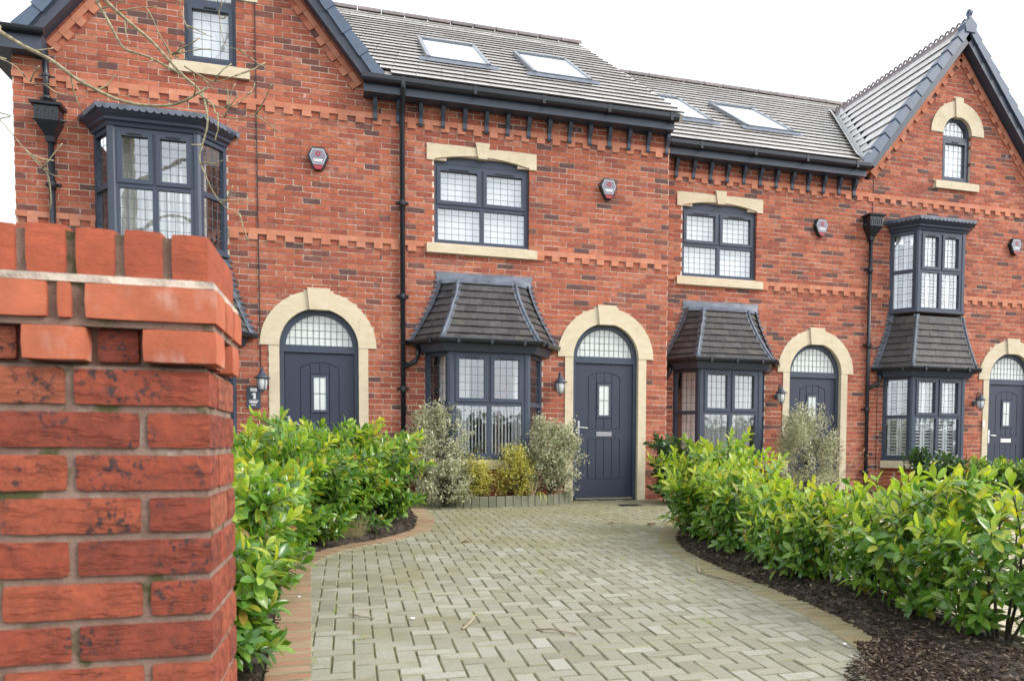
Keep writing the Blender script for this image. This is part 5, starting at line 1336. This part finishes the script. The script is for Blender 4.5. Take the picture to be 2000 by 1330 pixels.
def laurel(x, y, h, r, label, nstems=8, pal='laurel', nobj=300, density=1.0, base=None, young=0.3, group='laurel shrubs lining the drives', low=0.18, lscale=1.0, seed=None):
    R = random.Random(seed if seed is not None else int((x*131+y*977)*100))
    zb = gz(y)+0.02 if base is None else base
    t = thing('laurel_shrub', (x, y, zb), label, 'shrub', group)
    stems = nb(); leaves = []
    def shoot(p0, d0, L, rad, level):
        n = max(3, int(L/0.06)); p = Vector(p0); d = Vector(d0).normalized(); pts = [p.copy()]
        for i in range(n):
            d = (d+Vector((R.uniform(-1, 1), R.uniform(-1, 1), R.uniform(-0.3, 0.7)))*0.10).normalized(); p = p+d*(L/n); pts.append(p.copy())
        tube(stems, pts, [rad*(1-0.7*i/n) for i in range(n+1)], 5, False)
        # leaves
        ph = R.uniform(0, 6.28); sp = 0.0155/density
        s = 0.0; total = L; start = (0.30 if level == 0 else 0.12)*L
        s = start
        while s < total:
            u = s/total; idx = min(n-1, int(u*n)); q = pts[idx].lerp(pts[idx+1], u*n-idx); ax = (pts[idx+1]-pts[idx]).normalized()
            if q.z-zb > low*h*R.uniform(0.6, 1.3):
                ph += 2.4; a = ax.cross(Vector((0.31, 0.2, 0.9))).normalized(); b = ax.cross(a)
                out = a*math.cos(ph)+b*math.sin(ph)
                elev = 0.35+0.75*u*u+R.uniform(-0.25, 0.2)
                dl = out*math.cos(elev)+ax*math.sin(elev); dl.z -= 0.12*(1-u)
                leaves.append((q, dl, ax+Vector((0, 0, 0.5))-out*0.3, R.uniform(0.75, 1.15)*(1.0-0.25*u)*lscale, R.random() < young*u*u*2.2 and q.z-zb > 0.5*h))
            s += sp*R.uniform(0.7, 1.3)
        return pts
    for k in range(nstems):
        a = 6.28318*k/nstems+R.uniform(-0.4, 0.4); sp = R.uniform(0.15, 1.0)
        top = Vector((math.cos(a)*r*sp, math.sin(a)*r*sp, h*R.uniform(0.78, 1.0)*(1-0.22*sp*sp)))
        p0 = Vector((x+math.cos(a)*0.04, y+math.sin(a)*0.04, zb-0.04))
        pts = shoot(p0, (top.x, top.y, top.z), top.length, 0.011*h**0.5, 0)
        n = len(pts)
        for q in range(R.randint(6, 9)):
            i = R.randrange(int(n*0.2), int(n*0.9)); aa = a+R.uniform(-1.6, 1.6)
            shoot(pts[i], (math.cos(aa), math.sin(aa), R.uniform(0.25, 1.0)), h*R.uniform(0.22, 0.42), 0.005, 1)
        for q in range(2):
            i = R.randrange(int(n*0.10)+1, max(int(n*0.10)+2, int(n*0.38))); aa = a+R.uniform(-1.2, 1.2)
            shoot(pts[i], (math.cos(aa), math.sin(aa), R.uniform(-0.05, 0.35)), r*R.uniform(0.5, 0.95), 0.005, 1)
    obj('branches', stems, 'stem', t)
    leaves.sort(key=lambda l: (l[0]-CAM).length)
    rest = {}
    for i, (q, dl, nr, sc, yg) in enumerate(leaves):
        m = 'laurelyoung' if yg and pal == 'laurel' else pal
        F = Matrix.Translation(q) @ frame_from(dl, nr) @ Matrix.Diagonal((sc, sc, sc, 1))
        if i < nobj: inst('leaf', R.choice(LV[m]), F, t)
        else: rest.setdefault(m, []).append(F)
    for m, Fs in rest.items():
        src = LVL[m][0]; vs = [v.co.copy() for v in src.vertices]; fs = [tuple(p.vertices) for p in src.polygons]; V = []; Fa = []
        for F in Fs:
            k = len(V); V += [F @ v for v in vs]; Fa += [tuple(i+k for i in f) for f in fs]
        off = root_loc(t); me = bpy.data.meshes.new('foliage'); me.from_pydata([v-off for v in V], [], Fa); me.materials.append(M[m])
        for p in me.polygons: p.use_smooth = True
        o = bpy.data.objects.new('foliage', me); C.objects.link(o); o.parent = t; o['kind'] = 'stuff'
    return t
# right row, from the house end towards the camera
RR = [(-1.00, -3.75, 1.06, 0.50), (-1.18, -4.45, 0.98, 0.48), (-1.27, -5.15, 0.90, 0.45), (-1.30, -5.85, 0.80, 0.42), (-1.34, -6.5, 0.70, 0.38), (-1.20, -7.1, 0.95, 0.38), (-1.30, -7.65, 0.90, 0.40), (-1.22, -8.2, 0.98, 0.40)]
RL = ['right row laurel nearest the house, bushy and pale green', 'second laurel from the house in the right row, over the curved border', 'right row laurel third from the house', 'right row laurel fourth from the house, bare stems showing below', 'right row laurel before the tall gap, thin with bare stems',
      'tall open laurel with upright yellow tips in the right row', 'laurel in the right row with low hanging leaves above the mulch', 'nearest laurel of the right row, at the right edge of the photo']
for (x, y, h, r), l in zip(RR, RL): laurel(x, y, h, r, l, 9 if y > -5.5 else 7, density=1.1 if y > -5.5 else 0.72, young=0.55, low=0.06 if y > -5.5 else 0.10)
# left hedge
LL = [(-4.35, -2.35, 1.08, 0.50), (-4.72, -3.25, 1.14, 0.48), (-5.05, -3.95, 1.16, 0.48), (-5.28, -4.8, 1.16, 0.47), (-5.36, -5.6, 1.12, 0.43), (-5.34, -6.4, 1.02, 0.41), (-5.32, -7.15, 0.92, 0.40), (-5.28, -7.85, 0.68, 0.34)]
LLb = ['dark green rounded laurel at the far end of the left hedge, beside the variegated shrub', 'laurel of the left hedge in front of the left door', 'left hedge laurel with a tall pale shoot before the left door', 'left hedge laurel beside the bend of the red border', 'left hedge laurel along the straight red border', 'left hedge laurel third from the camera, leaves over the border', 'left hedge laurel second from the camera', 'low nearest laurel of the left hedge, beside the brick pier']
for (x, y, h, r), l in zip(LL, LLb): laurel(x, y, h, r, l, 10, density=1.25, young=0.3, low=0.05)
laurel(-0.12, -0.72, 1.0, 0.40, 'dark laurel against the wall right of the drive door', 8, 'laureldark', density=1.1, low=0.05)
laurel(0.45, -1.0, 0.95, 0.42, 'laurel under the bay of the set back house', 8, 'laurel', density=1.0, low=0.05)
for i, (x, y, h) in enumerate(((4.35, -0.6, 0.88), (5.2, -0.75, 0.72), (6.0, -0.75, 0.76), (6.85, -0.85, 0.78))):
    laurel(x, y, h, 0.5, ['dark laurel against the downpipe left of the shuttered bay', 'low laurel under the shuttered bay', 'low laurel right of the shuttered bay', 'low laurel before the door at the right edge'][i], 8, 'laureldark' if i < 1 else 'laurel', nobj=150, density=0.9, low=0.05)
def small_shrub(name, x, y, zb, h, r, mat, label, n, llen, lw, lean=(0, 0), group=None, shape=1.0):
    R = random.Random(int((x+y)*1000)); t = thing(name, (x, y, zb), label, 'shrub', group)
    st = nb(); V = []; Fa = []
    src = leaf_mesh('leaf', mat, llen, lw, 0.2, 0.12, 2); vs = [v.co.copy() for v in src.vertices]; fs = [tuple(p.vertices) for p in src.polygons]
    nb_ = 110
    lobes = [(Vector((R.uniform(-1, 1), R.uniform(-1, 1), R.uniform(-1, 1))).normalized(), R.uniform(-0.35, 0.30)) for _ in range(16)]
    for k in range(nb_):
        an = R.uniform(0, 6.283); rr_ = R.uniform(0.45, 1.0)**0.6; dv = Vector((math.cos(an)*rr_, math.sin(an)*rr_, R.uniform(-0.3, 0.5)))
        bump_ = 1+sum(w*max(0, dv.dot(l))**6 for l, w in lobes)*1.6
        zz = R.uniform(0.08, 0.97); prof = (math.sin(math.pi*(0.12+0.80*zz**0.9)))**0.7*shape
        tip = Vector((x+lean[0]*zz+dv.x*r*prof*bump_, y+lean[1]*zz+dv.y*r*prof*bump_, zb+h*zz*(1+0.06*R.uniform(-1, 1))))
        base = Vector((x+R.uniform(-.03, .03), y+R.uniform(-.03, .03), zb+h*zz*0.45)); mid = base.lerp(tip, 0.5)+Vector((0, 0, -0.02))
        if k % 2 == 0: tube(st, [Vector((x, y, zb-0.03)), base, mid, tip], [0.008, 0.005, 0.003, 0.0015], 4, False)
        ax = (tip-mid).normalized()+Vector((0, 0, 0.5)); ax.normalize()
        m = int(n/nb_)
        for i in range(m):
            u = R.random()**0.6; q = mid.lerp(tip, u)+Vector((R.gauss(0, 1), R.gauss(0, 1), R.gauss(0, 1)))*0.036*(h**0.5)
            o = (Vector((R.gauss(0, 1), R.gauss(0, 1), R.gauss(0, 1))).normalized()+ax*0.9).normalized(); s = R.uniform(0.6, 1.2)
            F = Matrix.Translation(q) @ frame_from(o, Vector((0, 0, 1))+Vector((R.gauss(0, .4), R.gauss(0, .4), 0))) @ Matrix.Diagonal((s, s, s, 1))
            k0 = len(V); V += [F @ v for v in vs]; Fa += [tuple(i2+k0 for i2 in f) for f in fs]
    obj('branches', st, 'stem', t)
    off = root_loc(t); me = bpy.data.meshes.new('foliage'); me.from_pydata([v-off for v in V], [], Fa); me.materials.append(M[mat])
    o = bpy.data.objects.new('foliage', me); C.objects.link(o); o.parent = t; o['kind'] = 'stuff'
    return t
small_shrub('variegated_shrub', -3.45, -0.50, 0.06, 1.30, 0.46, 'pitto', 'tall grey green variegated shrub at the left corner of the drive house bay', 12000, 0.044, 0.022, (-0.06, 0), 'variegated shrubs')
small_shrub('variegated_shrub', -3.42, -0.82, 0.0, 0.62, 0.38, 'pitto', 'low grey green variegated shrub spilling over the kerb at its left end', 3600, 0.044, 0.022, (0, 0), 'variegated shrubs')
small_shrub('variegated_shrub', -1.92, -0.46, 0.08, 1.19, 0.54, 'pitto', 'round grey green variegated shrub between the bay and the drive door', 12000, 0.044, 0.022, (0.02, 0), 'variegated shrubs')
small_shrub('variegated_shrub', 2.45, 0.05, -0.02, 1.52, 0.58, 'pitto', 'grey green variegated shrub in front of the set back door', 12000, 0.044, 0.022, (0, 0), 'variegated shrubs')
small_shrub('golden_shrub', -2.99, -0.66, 0.08, 0.60, 0.28, 'euony', 'small yellow green shrub left of the exposed bricks under the bay', 3600, 0.03, 0.018, (0.02, 0), 'golden shrubs')
small_shrub('golden_shrub', -2.42, -0.64, 0.08, 0.74, 0.29, 'euony', 'yellow green upright shrub right of the exposed bricks under the bay', 4400, 0.03, 0.018, (-0.03, 0), 'golden shrubs')
def strap_plant(x, y, zb, label, n=14, L=0.36):
    R = random.Random(int(x*999)); t = thing('strap_leaf_plant', (x, y, zb), label, 'plant', 'yellow strap leaved plants')
    for k in range(n):
        a = R.uniform(-2.9, -0.2); l = L*R.uniform(0.6, 1.1); w = 0.011; bm = nb(); rows = []
        for i in range(6):
            u = i/5; p = Vector((x+math.cos(a)*l*u*0.75, y+math.sin(a)*l*u*0.6, zb+l*(0.9*u-1.25*u*u)*0.9)); s = Vector((-math.sin(a), math.cos(a), 0))*w*(1-u*0.9)
            rows.append((bm.verts.new(p-s), bm.verts.new(p+s)))
        for i in range(5): bm.faces.new((rows[i][0], rows[i][1], rows[i+1][1], rows[i+1][0]))
        obj('leaf', bm, 'strap', t)
strap_plant(-3.15, -0.72, 0.12, 'yellow striped strap leaves hanging over the kerb left of the bay centre')
strap_plant(-2.12, -0.60, 0.12, 'yellow striped strap leaves hanging over the kerb below the round variegated shrub', 12)
# dried shrub by the set back door
def twiggy(name, x, y, zb, h, label, mat, n, cat='plant', leafy=True):
    R = random.Random(int(x*777)); t = thing(name, (x, y, zb), label, cat); st = nb(); lf = nb()
    for k in range(n):
        a = R.uniform(0, 6.28); p = Vector((x, y, zb)); d = Vector((math.cos(a)*0.45, math.sin(a)*0.45, 1)).normalized(); pts = [p.copy()]
        for i in range(7):
            d = (d+Vector((R.uniform(-1, 1), R.uniform(-1, 1), R.uniform(-.4, .5)))*0.22).normalized(); p = p+d*h/7*R.uniform(0.8, 1.1); pts.append(p.copy())
            if leafy and i > 2 and R.random() < 0.8:
                for _ in range(3):
                    o = Vector((R.gauss(0, 1), R.gauss(0, 1), R.gauss(0, 1))).normalized(); F = Matrix.Translation(p) @ frame_from(o, Vector((0, 0, 1)))
                    s = R.uniform(0.015, 0.035); lf.faces.new([lf.verts.new(F @ Vector(q)) for q in ((0, 0, 0), (s*.5, s*.6, 0.004), (0, s*1.5, 0), (-s*.5, s*.6, -0.003))])
        tube(st, pts, [0.005*(1-0.75*i/7) for i in range(8)], 4, False)
    obj('stems', st, mat, t)
    if leafy: o = obj('dead_leaves', lf, 'dry', t); o['kind'] = 'stuff'
    else: lf.free()
twiggy('dried_shrub', 2.82, -0.15, 0.0, 0.95, 'dried pale brown shrub by the right jamb of the set back door', 'twig', 16, 'shrub')
twiggy('dead_stalks', -2.25, -0.84, 0.10, 0.25, 'tangle of pale dead stalks hanging over the kerb', 'twig', 7, 'stalks', False)
bm = nb(); R_ = random.Random(4)
for k in range(260):                                   # dead grass tuft in the left bed
    a = R_.uniform(0, 6.28); rr = R_.random()**0.5*0.13; x, y = -4.62+rr*math.cos(a), -3.55+rr*math.sin(a)*0.8; zb = gz(y)+0.01; l = R_.uniform(0.1, 0.28); dx, dy = R_.uniform(-.12, .12), R_.uniform(-.12, .08)
    bm.faces.new([bm.verts.new(p) for p in ((x-0.002, y, zb), (x+0.002, y, zb), (x+dx, y+dy, zb+l))])
tag(obj('grass_tuft', bm, 'grass'), 'dead straw coloured grass tuft beside the red border', 'grass', None, 'stuff')
# weeds sprouting in the paving joints
bm = nb()
for (cx, cy) in [(-4.55, -7.3), (-4.7, -6.6), (-4.2, -6.1), (-3.9, -6.9), (-3.2, -5.6), (-3.0, -4.6), (-3.6, -4.9), (-2.4, -5.2), (-2.2, -6.2), (-1.95, -5.9), (-2.6, -7.4), (-4.6, -5.3), (-4.1, -4.6), (-3.3, -3.1), (-4.8, -7.7)]:
    for k in range(16):
        a = R_.uniform(0, 6.28); x, y = cx+R_.gauss(0, 0.02), cy+R_.gauss(0, 0.035); z = gz(y)-0.004; l = R_.uniform(0.012, 0.03); dx, dy = l*math.cos(a)*0.8, l*math.sin(a)*0.8
        bm.faces.new([bm.verts.new(p) for p in ((x-0.003, y, z), (x+0.003, y, z), (x+dx, y+dy, z+l*0.7))])
tag(obj('joint_weeds', bm, 'laurelyoung'), 'tiny green weeds sprouting in the paving joints', 'weeds', None, 'stuff')
# litter on the drive
def dry_leaf(x, y, s, label):
    bm = nb(); T = Matrix.Translation((x, y, gz(y)+0.008)) @ Matrix.Rotation(rnd.uniform(0, 6), 4, 'Z'); pts = [(0, 0, 0.0), (s*.35, s*.3, 0.018), (s*.5, s*.75, 0.004), (0, s*1.1, 0.02), (-s*.45, s*.7, 0.0), (-s*.35, s*.25, 0.02)]
    c = bm.verts.new(T @ Vector((0, s*.5, 0.002))); v = [bm.verts.new(T @ Vector(p)) for p in pts]
    for i in range(6): bm.faces.new((c, v[i], v[(i+1) % 6]))
    tag(obj('fallen_leaf', bm, 'dry'), label, 'leaf')
dry_leaf(-1.35, -3.05, 0.11, 'curled brown leaf nearest the curved border tip'); dry_leaf(-1.75, -2.75, 0.10, 'flat brown leaf on the drive before the door'); dry_leaf(-3.55, -3.9, 0.09, 'dark curled leaf near the left border bend'); dry_leaf(-1.62, -8.55, 0.10, 'yellowed leaf lying on the mulch at bottom right')
def stick(pts, r, label):
    bm = nb(); tube(bm, [(x, y, gz(y)+z) for x, y, z in pts], r, 6); tag(obj('fallen_twig', bm, 'twig'), label, 'twig')
stick([(-1.88, -5.55, 0.01), (-2.02, -5.95, 0.018), (-1.93, -6.2, 0.01), (-1.88, -6.55, 0.012)][::-1], [0.004, 0.007, 0.009, 0.005], 'long bare twig on the paving near the right border')
stick([(-4.02, -7.25, 0.008), (-3.98, -7.18, 0.012), (-3.90, -7.0, 0.03)], [0.006, 0.006, 0.003], 'pale forked twig on the paving at lower left')
stick([(-3.62, -7.35, 0.008), (-3.55, -7.42, 0.022), (-3.43, -7.5, 0.008)], [0.007, 0.006, 0.004], 'pale curved twig in the lower middle of the drive')
stick([(-4.62, -6.75, 0.008), (-4.56, -6.85, 0.016), (-4.48, -6.88, 0.008)], [0.003, 0.006, 0.004], 'small dark twig beside the red border')
for x, y, l in ((-4.27, -6.95, 'white chip on the left of the drive'), (-4.93, -6.2, 'white chip on the red border'), (-2.1, -8.05, 'pale stone at the edge of the spilled mulch')):
    bm = nb(); bmesh.ops.create_icosphere(bm, subdivisions=1, radius=0.014)
    for v in bm.verts: v.co = Vector((v.co.x*rnd.uniform(.8, 1.2)+x, v.co.y*0.8+y, v.co.z*0.45+gz(y)+0.012))
    tag(obj('pebble', bm, 'pebble'), l, 'pebble')
# ------------------------------------------------------------------ bare tree whose branches hang into the top left
t = thing('bare_tree', (-8.35, -5.2, -0.4), 'bare winter tree with thin lichen covered branches hanging across the left gable', 'tree')
def branch(name, pts, r0, r1, twigs=0, seed=0, tl=0.35):
    r0 *= 0.78; r1 *= 0.7; tl *= 0.7; twigs = (twigs*2+2)//3 if twigs < 10 else twigs
    R = random.Random(seed); bm = nb(); P = catmull3(pts); n = len(P)
    tube(bm, P, [r0+(r1-r0)*i/(n-1) for i in range(n)], 7)
    for k in range(twigs):
        i = R.randrange(int(n*0.25), n-1); p = P[i]; d = (P[min(n-1, i+1)]-P[max(0, i-1)]).normalized()
        side = d.cross(Vector((R.gauss(0, 1), R.gauss(0, 1), R.gauss(0, 1)))).normalized(); dd = (d*0.6+side*0.8+Vector((0, 0, 0.15))).normalized(); L = tl*R.uniform(0.4, 1.2); q = [p]
        for j in range(5): dd = (dd+Vector((R.gauss(0, 1), R.gauss(0, 1), R.gauss(0, 1)+0.4))*0.13).normalized(); q.append(q[-1]+dd*L/5)
        tube(bm, q, [0.0055, 0.005, 0.004, 0.0035, 0.003, 0.0045], 5)
    return obj(name, bm, 'bark', t, True)
def catmull3(P, n=8):
    P = [Vector(p) for p in P]; Q = []
    for i in range(len(P)-1):
        p0, p1, p2, p3 = P[max(0, i-1)], P[i], P[i+1], P[min(len(P)-1, i+2)]
        for k in range(n):
            u = k/n; Q.append(0.5*((2*p1)+(p2-p0)*u+(2*p0-5*p1+4*p2-p3)*u*u+(3*p1-p0-3*p2+p3)*u**3))
    Q.append(P[-1]); return Q
lathe_pts = [(-8.35, -5.2, -0.4), (-8.3, -5.25, 1.5), (-8.33, -5.3, 3.2), (-8.2, -5.25, 5.0), (-8.3, -5.1, 7.5)]
bm = nb(); P = catmull3(lathe_pts); tube(bm, P, [0.19-0.10*i/(len(P)-1) for i in range(len(P))], 12); obj('trunk', bm, 'bark', t, True)
branch('limb', [(-8.25, -5.25, 4.3), (-7.6, -5.25, 4.75), (-6.85, -5.25, 4.55), (-6.0, -5.3, 4.5), (-5.2, -5.4, 4.75)], 0.05, 0.012, 10, 3, 0.8)
branch('limb', [(-8.2, -5.25, 5.2), (-7.2, -5.8, 6.0), (-5.8, -6.4, 6.4), (-4.4, -6.9, 7.0)], 0.06, 0.012, 22, 5, 1.1)
branch('limb', [(-8.25, -5.2, 6.0), (-7.2, -4.6, 7.0), (-6.4, -4.3, 8.4)], 0.06, 0.012, 18, 6, 1.1)
branch('limb', [(-8.3, -5.1, 7.0), (-8.8, -6.2, 8.6), (-8.2, -7.4, 10.0)], 0.06, 0.012, 18, 8, 1.1)
branch('branch', [(-8.3, -5.3, 4.1), (-6.867, -5.562, 3.503), (-6.684, -5.626, 3.37), (-6.547, -5.673, 3.282), (-6.379, -5.729, 3.193), (-6.227, -5.783, 3.076), (-6.074, -5.834, 2.991), (-5.952, -5.875, 2.941), (-5.814, -5.918, 2.916), (-5.63, -5.975, 2.927), (-5.446, -6.026, 3.028)], 0.019, 0.01, 7, 65, 0.3)
branch('branch', [(-6.9, -5.3, 4.5), (-6.284, -5.513, 3.878), (-6.11, -5.577, 3.68), (-5.968, -5.629, 3.542), (-5.826, -5.679, 3.416), (-5.715, -5.72, 3.291), (-5.621, -5.755, 3.185), (-5.542, -5.783, 3.113), (-5.488, -5.804, 3.02)], 0.016, 0.011, 3, 66, 0.3)
branch('branch', [(-6.8, -5.2, 4.6), (-6.282, -5.404, 3.969), (-6.193, -5.444, 3.733), (-6.139, -5.466, 3.632), (-6.084, -5.489, 3.524), (-6.017, -5.515, 3.412), (-5.865, -5.565, 3.356), (-5.752, -5.603, 3.296), (-5.639, -5.642, 3.229)], 0.013, 0.009, 4, 67, 0.3)
branch('branch', [(-5.493, -5.906, 3.051), (-5.469, -5.919, 2.93), (-5.464, -5.926, 2.832), (-5.496, -5.923, 2.702), (-5.512, -5.923, 2.613), (-5.475, -5.94, 2.506), (-5.426, -5.961, 2.399), (-5.358, -5.986, 2.311), (-5.265, -6.017, 2.269)], 0.009, 0.004, 7, 68, 0.3)
branch('branch', [(-5.492, -6.014, 2.986), (-5.416, -6.041, 2.923), (-5.386, -6.054, 2.859), (-5.248, -6.097, 2.838), (-5.141, -6.129, 2.861), (-5.004, -6.178, 2.744)], 0.008, 0.003, 6, 69, 0.3)
branch('branch', [(-5.671, -5.625, 3.358), (-5.703, -5.615, 3.371), (-5.557, -5.658, 3.406), (-5.47, -5.685, 3.41)], 0.006, 0.005, 2, 70, 0.3)
branch('branch', [(-5.856, -5.658, 3.632), (-5.818, -5.674, 3.566), (-5.778, -5.691, 3.467), (-5.721, -5.714, 3.367), (-5.668, -5.734, 3.301), (-5.604, -5.754, 3.302)], 0.006, 0.004, 3, 71, 0.3)
branch('branch', [(-6.0, -5.3, 4.5), (-5.703, -5.482, 3.893), (-5.681, -5.497, 3.738), (-5.649, -5.513, 3.635), (-5.606, -5.529, 3.577), (-5.475, -5.571, 3.543)], 0.005, 0.003, 3, 72, 0.3)
branch('branch', [(-5.6, -5.4, 4.6), (-5.423, -5.571, 3.861), (-5.431, -5.576, 3.706), (-5.415, -5.588, 3.568), (-5.37, -5.607, 3.475), (-5.195, -5.663, 3.449)], 0.005, 0.0025, 3, 73, 0.3)
branch('branch', [(-8.3, -5.4, 3.6), (-6.723, -5.835, 3.154), (-6.606, -5.873, 3.109), (-6.518, -5.903, 3.063), (-6.43, -5.935, 2.972), (-6.318, -5.97, 2.957)], 0.006, 0.003, 4, 74, 0.3)
branch('branch', [(-8.3, -5.5, 3.0), (-6.696, -5.862, 2.8), (-6.608, -5.892, 2.739), (-6.521, -5.925, 2.632), (-6.433, -5.957, 2.525), (-6.345, -5.989, 2.434), (-6.252, -6.02, 2.391)], 0.006, 0.003, 5, 75, 0.3)
branch('branch', [(-5.601, -5.864, 3.207), (-5.524, -5.891, 3.158), (-5.415, -5.927, 3.11), (-5.305, -5.959, 3.144), (-5.202, -5.989, 3.177)], 0.007, 0.003, 4, 77, 0.3)
branch('branch', [(-5.478, -5.913, 2.995), (-5.385, -5.945, 2.947), (-5.291, -5.973, 2.964), (-5.197, -5.998, 3.047)], 0.007, 0.003, 4, 78, 0.3)

# ------------------------------------------------------------------ hedge over the road, behind the camera (seen in the lower window panes)
R_ = random.Random(11); t = thing('street_hedge', (-3.0, -24.0, -0.43), 'tall dark clipped hedge along the far side of the road behind the camera', 'hedge')
V, Fa = [], []
for k in range(9000):
    x = R_.uniform(-30, 26); z = -0.43+2.6*R_.random()**0.8+0.35*noise.noise(Vector((x*0.5, 1, 2))); y = -24+R_.uniform(-0.5, 0.5)
    o = Vector((R_.gauss(0, 1), R_.gauss(0, 1), R_.gauss(0, 1))).normalized(); F = Matrix.Translation((x, y, z)) @ frame_from(o, Vector((0, 0.6, 1))); q = R_.uniform(0.12, 0.28); n0 = len(V)
    V += [F @ Vector(p)-Vector((-3.0, -24.0, -0.43)) for p in ((0, 0, 0), (q*.5, q*.6, 0), (0, q*1.3, 0.02), (-q*.5, q*.6, 0))]; Fa.append((n0, n0+1, n0+2, n0+3))
me = bpy.data.meshes.new('foliage'); me.from_pydata(V, [], Fa); me.materials.append(M['laureldark']); o = bpy.data.objects.new('foliage', me); C.objects.link(o); o.parent = t; o['kind'] = 'stuff'
bm = nb(); box(bm, -30, 26, -24.3, -23.7, -0.43, 1.7); obj('hedge_core', bm, 'stem', t)
